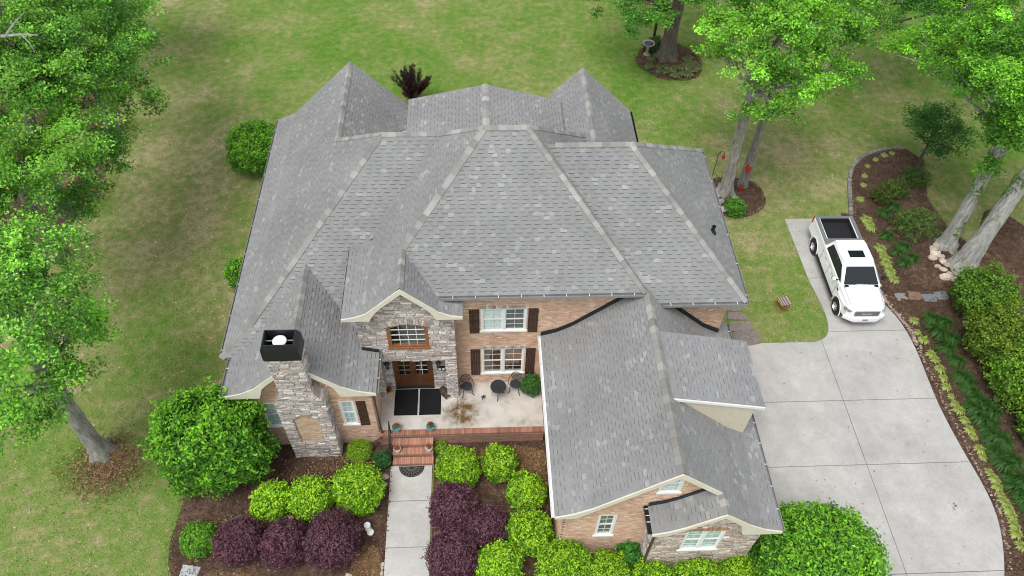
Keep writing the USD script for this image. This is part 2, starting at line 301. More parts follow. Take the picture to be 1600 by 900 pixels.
g = 260.0
MB().add([[-g, -g, 0], [g, -g, 0], [g, g, 0], [-g, g, 0]], [[0, 1, 2, 3]]).out('lawn', 'lawn', kind='structure')
def bed(name, poly, mat, z=0.006, h=0.0, seed=0):
    """A mulch bed: a gently lumpy sheet a little above the lawn."""
    minx, miny, maxx, maxy = poly.bounds
    gx, gy = np.meshgrid(np.arange(minx, maxx, 0.25), np.arange(miny, maxy, 0.25)); p = np.c_[gx.ravel(), gy.ravel()] + R.normal(0, 0.03, (gx.size, 2))
    p = p[shapely.contains_xy(poly.buffer(-0.12), p[:, 0], p[:, 1])]
    b = np.array([poly.exterior.interpolate(d).coords[0] for d in np.arange(0, poly.exterior.length, 0.2)])
    from scipy.spatial import Delaunay
    q = np.vstack([p, b]); t = Delaunay(q).simplices
    c = q[t].mean(1); t = t[shapely.contains_xy(poly, c[:, 0], c[:, 1])]
    zz_ = np.r_[z + 0.015 + 0.05 * meshkit.fbm(np.c_[p * 1.3, np.full(len(p), seed)], 3), np.full(len(b), z)]
    cr = np.cross(q[t[:, 1]] - q[t[:, 0]], q[t[:, 2]] - q[t[:, 0]]); t[cr < 0] = t[cr < 0][:, ::-1]
    return MB().add(np.c_[q, zz_], t).out(name, mat, smooth=True, kind='structure')
bed('planting_bed', bed_long, 'mulch', seed=1); bed('planting_bed', bed_left, 'mulch', seed=2); bed('planting_bed', bed_right, 'mulch', seed=3)
bed('planting_bed', ring_pair, 'mulch', seed=4); bed('planting_bed', ring_top, 'mulch', seed=5); bed('woodland_floor', wood_floor, 'mulch', seed=6)
bed('bare_soil_patch', bare, 'mulch', seed=8)
bed('straw_mulch_patch', blob(1.0, 14.05, 1.75, 0.62, 9, rough=0.1), 'straw', z=0.05, seed=9); bed('straw_mulch_patch', blob(2.1, 13.5, 0.5, 1.1, 10, rough=0.1), 'straw', z=0.045, seed=10)
bed('straw_mulch_patch', blob(-9.2, 9.3, 1.9, 0.6, 11, rough=0.3), 'straw', z=0.045, seed=11); bed('straw_mulch_patch', blob(-4.3, 9.9, 0.55, 0.9, 12, rough=0.3), 'straw', z=0.045, seed=12)

drive = UsdGeom.Xform.Define(stage, '/World/driveway').GetPath().pathString; tag(drive, kind='structure')
BIG = 60
cells = [(15.0, 23.2, 19.2, 27.3), (15.0, 20.0, 20.2, 23.2), (15.40, 16.38, 20.2, 20.0), (8.8, 16.38, 15.40, 19.7), (8.8, 13.40, 15.40, 16.38), (15.40, 13.40, 20.2, 16.38), (8.8, 9.05, 15.40, 13.40), (15.40, 9.05, 20.2, 13.40), (8.8, 3.9, 15.40, 9.05), (15.40, 3.9, 20.2, 9.05)]
taken = None
for c in cells:
    p = drive_poly.intersection(sbox(*c)).buffer(-0.011, join_style=2)
    if p.is_empty: continue
    MB().prism(p, -0.08, 0.034 + R.uniform(-.003, .003)).out('concrete_slab', 'drive', drive)
MB().prism(drive_poly.buffer(-0.05), -0.09, 0.016).out('joint_filler', M['mulch'], drive)
walk = UsdGeom.Xform.Define(stage, '/World/path').GetPath().pathString; tag(walk, kind='structure')
for y0, y1 in [(12.43, 13.9), (10.62, 12.43), (8.6, 10.62), (6.6, 8.6), (4.0, 6.6)]:
    MB().prism(Polygon([(-3.66, y0 + .012), (-2.03, y0 + .012), (-2.03, y1 - .012), (-3.66, y1 - .012)]), -0.05, 0.055 + R.uniform(-.003, .003)).out('concrete_slab', 'walk', walk)

# ------------------------------------------------------------------ the house
HOUSE = thing('house', 'large brick and stone house with a grey shingled hip and gable roof', 'house')
GREYS = A3(0.258, 0.257, 0.253)
def newell(p):
    p = np.asarray(p, float); q = np.roll(p, -1, 0); n = np.cross(p, q).sum(0); return n / np.linalg.norm(n)

def shingles(mb, poly3, phase=0.0, EXP=0.145):
    """Courses of single tabs over one roof face: a thick and a thin tab in turn, each a wedge with its own tone and a dark butt edge."""
    p = np.asarray(poly3, float); n = newell(p)
    if n[2] < 0: p = p[::-1]; n = -n
    u = np.cross((0, 0, 1), n); u /= np.linalg.norm(u); v = np.cross(n, u)
    o = p[0]; q = np.c_[(p - o) @ u, (p - o) @ v]; poly = Polygon(q)
    if not poly.is_valid: poly = poly.buffer(0)
    vmin, vmax = q[:, 1].min() - phase, q[:, 1].max()
    shapely.prepare(poly)
    rects, H_, T_ = [], [], []
    for i in range(int((vmax - vmin) / EXP) + 1):
        a = vmin + i * EXP; b = a + EXP
        s = poly.intersection(sbox(-1e3, a, 1e3, b))
        if s.is_empty: continue
        x, x1 = s.bounds[0] - R.uniform(0, .3), s.bounds[2]
        thick = R.random() < .5
        while x < x1:
            w = R.uniform(.15, .25) if thick else R.uniform(.13, .22)
            rects.append((x, a, x + w, b)); H_.append(.012 if thick else .005)
            c = o + u * (x + w / 2) + v * a
            cl = meshkit.noise(A3(c[0] * .55, c[1] * .55, c[2] * .55 + 3)) ; cl2 = meshkit.noise(c * 1.9 + 11)
            t = GREYS * R.uniform(.975, 1.025) * (0.95 + .10 * cl)
            if not thick: t = t * R.uniform(.95, .99)
            if R.random() < .035 + .9 * max(0, cl2 - .54): t = t * R.uniform(1.10, 1.34)
            if R.random() < .15: t = t * A3(1.02, .99, .99)
            T_.append(t); x += w; thick = not thick
    rects = np.array(rects); H_ = np.array(H_); T_ = np.array(T_)
    boxes = shapely.box(rects[:, 0], rects[:, 1], rects[:, 2], rects[:, 3])
    inside = shapely.contains(poly, boxes)
    V, F, T, k = [], [], [], 0
    def emit(ring, a, b, hb, t):
        nonlocal k
        m = len(ring); h = hb * (1 - (ring[:, 1] - a) / (b - a)) + .001
        top = o + ring[:, :1] * u + ring[:, 1:] * v
        vv = top + n * h[:, None]
        V.append(vv); T.append(np.repeat(t[None], m, 0)); F.extend([[k, k + j, k + j + 1] for j in range(1, m - 1)]); k += m
        low = top - n * .002
        for j in range(m):                        # butt edge and the two sides
            e = (j + 1) % m
            if (h[j] + h[e]) < .006: continue
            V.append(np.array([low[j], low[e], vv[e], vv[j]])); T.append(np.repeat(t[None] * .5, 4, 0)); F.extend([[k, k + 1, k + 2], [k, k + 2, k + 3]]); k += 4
    for r, h, t, ok, bx in zip(rects, H_, T_, inside, boxes):
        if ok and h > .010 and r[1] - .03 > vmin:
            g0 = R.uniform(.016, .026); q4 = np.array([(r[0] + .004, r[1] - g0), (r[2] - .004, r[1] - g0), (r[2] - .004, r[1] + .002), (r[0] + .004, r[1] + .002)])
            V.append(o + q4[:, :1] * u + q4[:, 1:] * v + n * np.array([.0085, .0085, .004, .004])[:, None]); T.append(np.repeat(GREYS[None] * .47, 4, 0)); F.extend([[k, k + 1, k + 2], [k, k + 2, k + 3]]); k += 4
        if ok: emit(np.array([(r[0], r[1]), (r[2], r[1]), (r[2], r[3]), (r[0], r[3])]), r[1], r[3], h, t)
        else:
            s = poly.intersection(bx)
            for gg in getattr(s, 'geoms', [s]):
                if gg.geom_type == 'Polygon' and gg.area > 2e-4:
                    c = np.array(shapely.geometry.polygon.orient(gg).exterior.coords)[:-1]; emit(c, r[1], r[3], h, t)
    mb.add(np.vstack(V), np.array(F), np.vstack(T))

def deck(mb, poly3, t=.12, drop=.012):
    p = np.asarray(poly3, float)
    if newell(p)[2] < 0: p = p[::-1]
    n = newell(p)
    v2, f = trimesh.creation.triangulate_polygon(Polygon(p[:, :2]), engine='earcut')
    z = p[0, 2] - (n[0] * (v2[:, 0] - p[0, 0]) + n[1] * (v2[:, 1] - p[0, 1])) / n[2]
    top = np.c_[v2, z - drop]; bot = np.c_[v2, z - drop - t]
    cr = np.cross(v2[f[:, 1]] - v2[f[:, 0]], v2[f[:, 2]] - v2[f[:, 0]]); f = np.where((cr < 0)[:, None], f[:, ::-1], f)
    mb.add(top, f); mb.add(bot, f[:, ::-1])
    m = len(p)
    for j in range(m):
        e = (j + 1) % m; a, b = p[j], p[e]
        mb.add([[*a[:2], a[2] - drop], [*b[:2], b[2] - drop], [*b[:2], b[2] - drop - t], [*a[:2], a[2] - drop - t]], [[0, 3, 2, 1]])

def strip(prof, y0, y1):
    """Faces of a gable slope: its profile in (x, z), from the eave up, run from y0 to y1."""
    return [[(a[0], y0, a[1]), (a[0], y1, a[1]), (b[0], y1, b[1]), (b[0], y0, b[1])] for a, b in zip(prof[:-1], prof[1:])]
def on_plane(pts, f): return [(x, y, f(x, y)) for x, y in pts]

GAR_L = [(2.28, 4.18), (2.88, 4.40), (3.45, 4.78), (5.93, 7.08)]; GAR_R = [(9.58, 4.18), (8.98, 4.40), (8.41, 4.78), (5.93, 7.08)]
SUB_L = [(5.35, 4.24), (5.88, 4.44), (6.35, 4.74), (7.45, 5.67)]
ENT_R = [(-0.63, 6.72), (-1.02, 6.80), (-1.45, 7.02), (-2.68, 8.29)]; ENT_L = [(-4.85, 6.70), (-4.40, 6.80), (-3.98, 6.99), (-2.68, 8.29)]
CHI_R = [(-3.80, 4.32), (-4.42, 4.50), (-4.95, 4.80), (-6.50, 6.30)]; CHI_L = [(-9.22, 4.32), (-8.58, 4.50), (-8.05, 4.80), (-6.50, 6.30)]
gar_top = lambda x, y: 4.78 + (8.41 - x) * (7.08 - 4.78) / (8.41 - 5.93)
mainF = lambda x, y: 7.09 + (y - 16.82); mainR = lambda x, y: 7.09 + 5.87 - x; mainL = lambda x, y: 10.97 + x; mainB = lambda x, y: 7.09 + 25.08 - y
rwF = lambda x, y: 6.7 + .94 * (y - 16.63); rwR = lambda x, y: 6.7 + .94 * (9.54 - x); rwB = lambda x, y: 6.7 + .94 * (24.89 - y)
lwF = lambda x, y: 9.6 - .946 * (22.62 - y); lwL = lambda x, y: 9.6 - .946 * (-3.56 - x); lwB = lambda x, y: 9.6 - .946 * (y - 22.62)
ROOFS = [
    ('main hip roof', 'gutter_grey', [
        on_plane([(-2.68, 16.82), (5.87, 16.82), (1.74, 20.95), (0.25, 20.95), (-2.68, 18.02)], mainF),
        on_plane([(5.87, 16.82), (6.30, 16.60), (6.30, 24.9), (5.87, 25.08), (1.74, 20.95)], mainR),
        on_plane([(-3.98, 16.2), (-2.68, 16.2), (-2.68, 18.02), (0.25, 20.95), (-3.98, 25.18)], mainL),
        on_plane([(0.25, 20.95), (1.74, 20.95), (5.87, 25.08), (-3.88, 25.08)], mainB)] + strip(ENT_L[:3], 16.2, 19.65) + strip(ENT_R, 16.2, 18.6)),
    ('right wing roof', 'gutter_grey', [
        on_plane([(6.27, 16.63), (9.54, 16.63), (5.41, 20.76), (2.3, 20.76), (2.3, 20.62)], rwF),
        on_plane([(9.54, 16.63), (9.54, 24.89), (5.41, 20.76)], rwR),
        on_plane([(9.54, 24.89), (2.3, 24.89), (2.3, 20.76), (5.41, 20.76)], rwB)]),
    ('right rear gable roof', 'gutter_grey', [
        on_plane([(4.5, 22.0), (4.5, 27.5), (6.8, 27.5), (6.8, 22.0)], lambda x, y: 9.0 - .96 * (x - 4.5)),
        on_plane([(4.5, 22.0), (4.5, 27.5), (3.2, 27.5), (3.2, 22.0)], lambda x, y: 9.0 - (4.5 - x))]),
    ('low rear gable roof', 'gutter_grey', [
        on_plane([(0.35, 21.3), (0.35, 26.4), (-2.83, 26.4), (-2.83, 22.4)], lambda x, y: 9.0 - .223 * (.35 - x)),
        on_plane([(0.35, 21.3), (0.35, 26.4), (3.5, 26.4), (3.5, 21.3)], lambda x, y: 9.0 - .263 * (x - .35))]),
    ('left wing roof', 'gutter_grey', [
        on_plane([(-8.70, 17.46), (-4.3, 17.46), (-4.3, 19.6), (0.0, 22.62), (-3.56, 22.62)], lwF),
        on_plane([(-8.70, 17.46), (-3.56, 22.62), (-5.72, 24.78), (-5.72, 30.2), (-8.70, 30.2)], lwL),
        [(-9.6, 16.3, 4.34), (-8.70, 17.46, 4.737), (-8.70, 30.2, 4.737), (-9.6, 30.2, 4.34)],
        [(-9.6, 16.3, 4.34), (-4.3, 16.3, 4.34), (-4.3, 17.46, 4.737), (-8.70, 17.46, 4.737)],
        on_plane([(-3.56, 22.62), (0.0, 22.62), (0.0, 26.0), (-4.5, 26.0), (-5.72, 24.78)], lwB),
        on_plane([(-5.72, 23.5), (-5.72, 30.2), (-2.80, 30.2), (-2.80, 23.5)], lambda x, y: 7.557 - (x + 5.72))]),
    ('chimney gable roof', 'cream', strip(CHI_L, 14.65, 18.9) + strip(CHI_R, 14.65, 18.9)),
    ('garage roof', 'cream', strip(GAR_L, 9.9, 17.5) + strip(GAR_R[:3], 9.2, 17.6) + [on_plane([(8.41, 9.2), (8.41, 17.6), (5.93, 17.6), (5.93, 9.9), (7.45, 9.9), (7.45, 9.2)], gar_top)] + strip(SUB_L, 9.2, 10.19)),
    ('shed dormer roof', 'white', [on_plane([(6.12, 12.6), (9.32, 12.6), (9.32, 15.25), (6.12, 15.25)], lambda x, y: 6.90 - .222 * (x - 6.15))]),
]
roofpath = {}
for rname, dmat, faces in ROOFS:
    d = MB()
    for fpoly in faces: deck(d, fpoly)
    rp = d.out('roof', dmat, HOUSE, label=rname); roofpath[rname] = rp
    s = MB()
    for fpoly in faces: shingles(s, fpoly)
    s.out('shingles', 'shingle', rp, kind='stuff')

# ridge and hip caps: each one a bent shingle, lapped
def caps(rp, p0, p1, n1, n2, exp=.285, w=.135, lift=.030):
    p0, p1 = A3(*p0), A3(*p1); L = np.linalg.norm(p1 - p0); t = (p1 - p0) / L
    n1, n2 = A3(*n1), A3(*n2); n1 /= np.linalg.norm(n1); n2 /= np.linalg.norm(n2)
    def wing(n):
        a = np.cross(t, n); a /= np.linalg.norm(a)
        return a if a[2] < 0 or abs(a[2]) < 1e-6 else -a
    w1, w2 = wing(n1), wing(n2); nn = (n1 + n2) / np.linalg.norm(n1 + n2)
    N = max(1, int(round(L / exp))); e = L / N
    for i in range(N):
        a, b = p0 + t * (i * e), p0 + t * ((i + 1) * e + .03)
        tone = GREYS * R.choice([.92, 1.05, 1.12, 1.25, 1.42]) * R.uniform(.95, 1.05) * A3(1.04, 1.0, .95)
        ww = w * R.uniform(.95, 1.05); up0, up1 = lift + .012, lift
        sec = lambda c, h: [c + w1 * ww + n1 * (h - .006), c + nn * (h + .012), c + w2 * ww + n2 * (h - .006)]
        lo, hi = np.array(sec(a, up0)), np.array(sec(b, up1)); dn = nn * -.02
        v = np.vstack([lo, hi, lo + dn, hi + dn])
        f = [[0, 1, 4, 3], [1, 2, 5, 4], [6, 9, 10, 7], [7, 10, 11, 8], [0, 6, 7, 1], [1, 7, 8, 2], [0, 3, 9, 6], [2, 8, 11, 5], [3, 4, 10, 9], [4, 5, 11, 10]]
        tn = np.repeat(tone[None], 12, 0); tn[6:9] *= .5
        mb = MB().add(v, f, tn); mb.out('ridge_cap', 'shingle', rp)
nF, nR, nL, nB = (0, -1, 1), (1, 0, 1), (-1, 0, 1), (0, 1, 1)
rm = roofpath['main hip roof']
caps(rm, (5.87, 16.82, 7.09), (1.74, 20.95, 11.22), nF, nR); caps(rm, (-2.68, 18.02, 8.29), (0.25, 20.95, 11.22), nF, nL)
caps(rm, (-3.8, 25.0, 7.17), (0.25, 20.95, 11.22), nL, nB); caps(rm, (5.7, 24.91, 7.26), (1.74, 20.95, 11.22), nR, nB)
caps(rm, (0.2, 20.95, 11.22), (1.79, 20.95, 11.22), nF, nB); caps(rm, (-2.68, 16.2, 8.29), (-2.68, 18.1, 8.29), nL, nR)
rw_ = roofpath['right wing roof']
caps(rw_, (9.54, 16.63, 6.7), (5.41, 20.76, 10.58), nF, nR); caps(rw_, (9.54, 24.89, 6.7), (5.41, 20.76, 10.58), nR, nB); caps(rw_, (2.7, 20.76, 10.58), (5.46, 20.76, 10.58), nF, nB)
caps(roofpath['right rear gable roof'], (4.5, 27.5, 9.0), (4.5, 22.3, 9.0), nL, nR)
caps(roofpath['low rear gable roof'], (.35, 26.4, 9.0), (.35, 22.8, 9.0), (-.22, 0, 1), (.26, 0, 1))
lw_ = roofpath['left wing roof']
caps(lw_, (-8.70, 17.46, 4.737), (-3.56, 22.62, 9.6), nF, nL); caps(lw_, (-3.61, 22.62, 9.6), (-1.3, 22.62, 9.6), nF, nB); caps(lw_, (-5.72, 24.78, 7.557), (-3.56, 22.62, 9.6), nL, nB); caps(lw_, (-5.72, 30.2, 7.557), (-5.72, 24.7, 7.557), nL, nR)
caps(lw_, (-9.6, 16.3, 4.34), (-8.70, 17.46, 4.737), nF, (-.4, 0, 1))
caps(roofpath['chimney gable roof'], (-6.5, 14.65, 6.30), (-6.5, 19.1, 6.30), nL, nR, w=.17)
rg_ = roofpath['garage roof']
caps(rg_, (5.93, 9.9, 7.08), (5.93, 16.9, 7.08), nL, nR, exp=.30, w=.19); caps(rg_, (7.45, 9.2, 5.67), (7.45, 9.95, 5.67), nL, nR, w=.17)

# ------------------------------------------------------------------ walls
STONES = []
def bricks(mb, region, fr, z0=0.0, BH=.0745, BL=.205, tones=None):
    """Laid brick: rows of separate bricks, each a little proud of the mortar, over a shapely region in wall coordinates."""
    shapely.prepare(region); x0, y0, x1, y1 = region.bounds
    V, F, T, k = [], [], [], 0
    rows = np.arange(math.floor(y0 / BH) * BH, y1, BH); rect = []
    for i, y in enumerate(rows):
        xs = np.arange(x0 - BL * (i % 2) / 2 - .03, x1, BL)
        rect += [(x + .006, y + .006, x + BL - .006, y + BH - .006) for x in xs]
    rect = np.array(rect); bx = shapely.box(*rect.T); ok = shapely.intersects(region, bx); rect = rect[ok]; bx = bx[ok]
    full = shapely.contains(region, bx)
    for r, b, w in zip(rect, bx, full):
        if not w:
            c = region.intersection(b)
            if c.area < .35 * b.area: continue
            r = np.array(c.bounds)
        h = .012 + R.uniform(-.003, .005)
        q = R.random()
        t = A3(.54, .355, .245) if q < .42 else A3(.50, .30, .205) if q < .60 else A3(.60, .43, .30) if q < .88 else A3(.44, .29, .215) if q < .94 else A3(.66, .53, .40)
        if tones is not None: t = tones * R.uniform(.8, 1.2)
        t = (t * .85 + A3(.64, .43, .34) * .22) * R.uniform(.86, 1.12)
        lo, hi = (r[0], r[1]), (r[2], r[3]); b_ = .004
        v = [(lo[0], lo[1], 0), (hi[0], lo[1], 0), (hi[0], hi[1], 0), (lo[0], hi[1], 0), (lo[0] + b_, lo[1] + b_, h), (hi[0] - b_, lo[1] + b_, h), (hi[0] - b_, hi[1] - b_, h), (lo[0] + b_, hi[1] - b_, h)]
        V += v; T += [t] * 8; F += [[k + a for a in q_] for q_ in BOXF[1:]]; k += 8
    v = np.array(V) @ fr[:3, :3].T + fr[:3, 3]
    mb.add(v, F, T)

SPAL = [A3(.50, .455, .415), A3(.37, .335, .315), A3(.66, .62, .58), A3(.46, .375, .325), A3(.27, .245, .235), A3(.56, .505, .46), A3(.42, .345, .335)]
SPAL = [(c * .75 + A3(.45, .40, .355) * .25) * 1.06 for c in SPAL]
def stones(owner, region, fr, face=1.0, seed=0, hs=(.07, .155), ls=(.15, .44), warm=0.0):
    """Ledger stone: uneven courses of separate stones, each with its own depth and tone."""
    rg = np.random.default_rng(100 + seed); x0, y0, x1, y1 = region.bounds; y = y0
    while y < y1:
        h = rg.uniform(*hs); x = x0 - rg.uniform(0, .3)
        while x < x1:
            w = rg.uniform(*ls); parts = [(y, h)]
            if h > .14 and rg.random() < .4: parts = [(y, h * .5), (y + h * .5, h * .5)]
            for yy, hh in parts:
                j = rg.normal(0, .007, 8)
                c = Polygon([(x + .008 + j[0], yy + .007 + j[1]), (x + w - .008 + j[2], yy + .007 + j[3]), (x + w - .008 + j[4], yy + hh - .007 + j[5]), (x + .008 + j[6], yy + hh - .007 + j[7])])
                c = region.intersection(c)
                for gg in getattr(c, 'geoms', [c]):
                    if gg.geom_type != 'Polygon' or gg.area < .004: continue
                    p = np.array(shapely.geometry.polygon.orient(gg.simplify(.004)).exterior.coords)[:-1]
                    d = rg.uniform(.018, .062); m = len(p); ce = p.mean(0); q = ce + (p - ce) * (1 - .014 / max(.05, hh))
                    v = np.vstack([np.c_[p, np.zeros(m)], np.c_[p, np.full(m, d * .75)], np.c_[q, d + rg.normal(0, .005, m)]]) @ fr[:3, :3].T + fr[:3, 3]
                    f = [[k, (k + 1) % m, m + (k + 1) % m] for k in range(m)] + [[k, m + (k + 1) % m, m + k] for k in range(m)] + [[m + k, m + (k + 1) % m, 2 * m + (k + 1) % m] for k in range(m)] + [[m + k, 2 * m + (k + 1) % m, 2 * m + k] for k in range(m)] + [[2 * m, 2 * m + k, 2 * m + k + 1] for k in range(1, m - 1)]
                    t = SPAL[rg.integers(len(SPAL))] * rg.uniform(.8, 1.2) * (1, 1 - .06 * warm, 1 - .12 * warm)
                    STONES.append((gg.area * face, owner, v, f, t))
            x += w
        y += h

def wall(region, fr, thick=.2, mat='mortar', finish=None, fin_region=None, label=None, **kw):
    w = MB().prism(region, -thick, 0, frame=fr).out('wall', mat, HOUSE, label=label)
    fin = region if fin_region is None else region.intersection(fin_region)
    if finish == 'brick':
        b = MB()
        for gg in getattr(fin, 'geoms', [fin]): bricks(b, gg, fr, **kw)
        b.out('bricks', 'brick', w, kind='stuff')
    elif finish == 'stone': stones(w, fin, fr, **kw)
    return w
def rect(x0, x1, z0, z1): return sbox(x0, z0, x1, z1)
def arch(x0, x1, z0, z1, rise, n=14):
    t = np.linspace(1, -1, n); return Polygon([(x0, z0), (x1, z0)] + [((x0 + x1) / 2 + (x1 - x0) / 2 * s, z1 - rise * s * s) for s in t])

W_UP, W_LO = (0.0, 1.71, 4.50, 5.90), (0.0, 1.71, 1.58, 3.36)
wall(rect(-1.2, 6.0, 0, 7.0) - rect(*W_UP) - rect(*W_LO), XZ(17.17), finish='brick', fin_region=rect(-1, 5.9, .9, 7), label='tan brick front wall above the porch')
wall(rect(5.9, 9.1, 0, 6.58), XZ(17.0), finish='brick', fin_region=rect(6, 9.1, 4.3, 7))
wall(rect(17.21, 24.4, 0, 6.58), YZ(9.1), finish='brick')
ENT = (-3.42, -1.92, 4.50, 5.98)
DOORW = (-3.86, -1.40, 0.8, 3.62)
ent_reg = Polygon([(-4.45, 0), (-.95, 0), (-.95, 6.72), (-1.45, 6.9), (-2.68, 8.15), (-3.98, 6.9), (-4.45, 6.7)])
ring = arch(ENT[0] - .04, ENT[1] + .04, 5.5, ENT[3] + .26, .22).difference(arch(ENT[0], ENT[1], 4, ENT[3] + .03, .20)).intersection(rect(-5, 0, 5.72, 7))
we = wall(ent_reg - arch(*ENT, .20) - rect(*DOORW), XZ(16.50), mat='stone_mortar', finish='stone', fin_region=ent_reg - ring - rect(-9, 0, -1, .9), label='grey ledger stone wall around the entrance', seed=1, face=1.0)
for i in range(17):                                # radial stones over the arched window
    s0, s1 = -1.05 + i * 2.1 / 17 + .006, -1.05 + (i + 1) * 2.1 / 17 - .006
    cx, hw = (ENT[0] + ENT[1]) / 2, (ENT[1] - ENT[0]) / 2
    zz0 = lambda s: ENT[3] + .03 - .20 * s * s
    p = np.array([(cx + hw * s0, zz0(s0)), (cx + hw * s1, zz0(s1)), (cx + hw * s1 * 1.12, zz0(s1) + .24), (cx + hw * s0 * 1.12, zz0(s0) + .24)])
    v = np.vstack([np.c_[p, np.zeros(4)], np.c_[p.mean(0) + (p - p.mean(0)) * .94, np.full(4, .05 + R.uniform(0, .02))]]) @ XZ(16.5)[:3, :3].T + XZ(16.5)[:3, 3]
    STONES.append((1.0, we, v, [[0, 1, 5], [0, 5, 4], [1, 2, 6], [1, 6, 5], [2, 3, 7], [2, 7, 6], [3, 0, 4], [3, 4, 7], [4, 5, 6], [4, 6, 7]], SPAL[i % 6] * R.uniform(.85, 1.15)))
wall(rect(16.5, 17.2, .9, 6.7), YZ(-1.15), mat='stone_mortar', finish='stone', seed=2, face=.3)
# recess behind the entrance
wall(rect(-3.9, -1.36, .9, 3.66) - rect(-3.53, -1.95, .9, 2.96), XZ(17.05), mat='stone_mortar', finish='stone', seed=3, face=.8)
MB().box((-3.9, 16.52, 3.625), (-1.36, 17.2, 3.75)).box((-4.4, 16.52, .9), (-3.865, 17.2, 3.65)).box((-1.395, 16.52, .9), (-1.16, 17.04, 3.64)).out('wall', 'stone_mortar', HOUSE)
# chimney gable
chi_reg = Polygon([(-8.9, 0), (-4.1, 0), (-4.1, 4.38), (-4.95, 4.68), (-6.5, 6.18), (-8.05, 4.68), (-8.9, 4.38)])
W_CR, W_CL = (-5.36, -4.79, 1.52, 3.26), (-8.28, -7.62, 1.52, 3.26)
wall(chi_reg - rect(*W_CR) - rect(*W_CL) - rect(-4.62, -4.30, .38, .50) - rect(-8.35, -8.02, .38, .50), XZ(15.0), finish='brick', label='brick gable wall behind the stone chimney')
MB().box((-9, 15.05, .3), (-4.2, 15.19, .6)).out('crawlspace_vent', 'dark_room', HOUSE)
wall(rect(15.21, 16.48, 0, 4.3), YZ(-4.1), finish='brick', thick=.2)
wall(rect(15.03, 30.0, 0, 4.3), frame((-8.9, 30.03 + 15.0, 0), (0, -1, 0), (0, 0, 1), (-1, 0, 0)), finish='brick')
# garage
gar_reg = Polygon([(2.65, 0), (9.2, 0), (9.2, 4.25), (8.41, 4.66), (5.93, 6.96), (3.45, 4.66), (2.65, 4.25)])
W_GS, W_AT, W_SB = (3.83, 4.47, 1.75, 3.52), (5.52, 6.24, 5.14, 6.36), (6.65, 7.97, 2.0, 3.66)
wall(gar_reg - rect(*W_GS) - rect(*W_AT).intersection(gar_reg), XZ(10.2), finish='brick', label='brick gable end wall of the garage wing')
sub_reg = Polygon([(5.65, 0), (9.2, 0), (9.2, 4.25), (8.41, 4.62), (7.45, 5.5), (6.35, 4.6), (5.65, 4.28)])
wall(sub_reg - rect(*W_SB), XZ(9.5), mat='stone_mortar', finish='stone', fin_region=sub_reg - rect(W_SB[0] - .05, W_SB[1] + .05, W_SB[3] - .01, 3.9), seed=4, face=.55, warm=1, label='ledger stone wall of the small front gable')
b = MB()
for i in range(19):
    x = W_SB[0] - .03 + i * .0735
    b.box((x + .005, 9.462, W_SB[3] + .01), (x + .068, 9.51, 3.885), A3(.46, .275, .185) * R.uniform(.75, 1.15))
b.out('brick_header', 'brick', HOUSE)
wall(rect(9.71, 16.98, 0, 4.2), YZ(9.2), finish='brick'); wall(rect(9.5, 10.2, 0, 4.3), frame((5.65, 19.7, 0), (0, -1, 0), (0, 0, 1), (-1, 0, 0)), mat='stone_mortar', finish='stone', seed=5, face=.2)
wall(rect(10.2, 17.15, 0, 4.3), frame((2.65, 27.35, 0), (0, -1, 0), (0, 0, 1), (-1, 0, 0)), finish='brick', thick=.2)
# remaining bodies of the house, plain where the photograph shows nothing of them
MB().box((-8.7, 29.6, 0), (-3.2, 29.8, 4.6)).box((-3.2, 26.0, 0), (6.6, 26.2, 6.8)).box((6.6, 24.3, 0), (8.9, 24.5, 6.55)).box((-3.2, 26.2, 0), (-3.0, 29.8, 4.5)).box((6.4, 24.2, 0), (6.6, 27.2, 6.7)).box((3.0, 27.0, 0), (6.4, 27.2, 7.0)).box((3.0, 26.2, 0), (3.2, 27.0, 7.0)).box((-2.7, 22.6, 4.5), (-2.6, 26.2, 8.1)).box((3.3, 24.2, 6.8), (3.4, 26.2, 8.0)).box((-2.6, 26.02, 6.8), (3.3, 26.19, 8.0)).box((-4.4, 16.6, 3.8), (-4.3, 19.6, 6.7)).out('wall', 'mortar', HOUSE)
MB().prism(Polygon([(-8.6, 17.5), (8.7, 17.5), (8.7, 23.9), (-3.3, 25.8), (-8.6, 25.8)]), 3.9, 4.0).out('inner_floor', 'dark_room', HOUSE)
MB().prism(Polygon([(6.32, 6.72), (9.05, 6.10), (9.05, 4.3), (8.4, 4.5), (6.32, 6.4)]), -2.45, 0, frame=XZ(12.65)).out('dormer_wall', 'stucco', HOUSE)

# ------------------------------------------------------------------ chimney
CH = MB().prism(Polygon([(-7.40, 0), (-5.66, 0), (-5.66, 4.15), (-5.98, 4.72), (-5.98, 6.92), (-7.06, 6.92), (-7.06, 4.72), (-7.40, 4.15)]) - arch(-6.98, -6.08, 1.25, 3.24, .30), -.58, 0, frame=XZ(14.44)).out('chimney', 'stone_mortar', HOUSE)
chf = Polygon([(-7.43, 0), (-5.63, 0), (-5.63, 4.15), (-5.95, 4.72), (-5.95, 6.92), (-7.09, 6.92), (-7.09, 4.72), (-7.43, 4.15)])
stones(CH, chf - arch(-7.0, -6.06, 1.23, 3.27, .31), XZ(14.44), seed=6, face=.8, hs=(.07, .15))
stones(CH, rect(14.42, 15.0, 0, 4.15), YZ(-5.66), seed=7, face=.45, hs=(.07, .15)); stones(CH, rect(14.42, 15.0, 4.72, 6.92), YZ(-5.98), seed=8, face=.5, hs=(.07, .15))
stones(CH, rect(14.42, 15.0, 0, .66), frame((-5.66, 0, 4.15), (0, 1, 0), (-.49, 0, .872), (.872, 0, .49)), seed=9, face=.5)
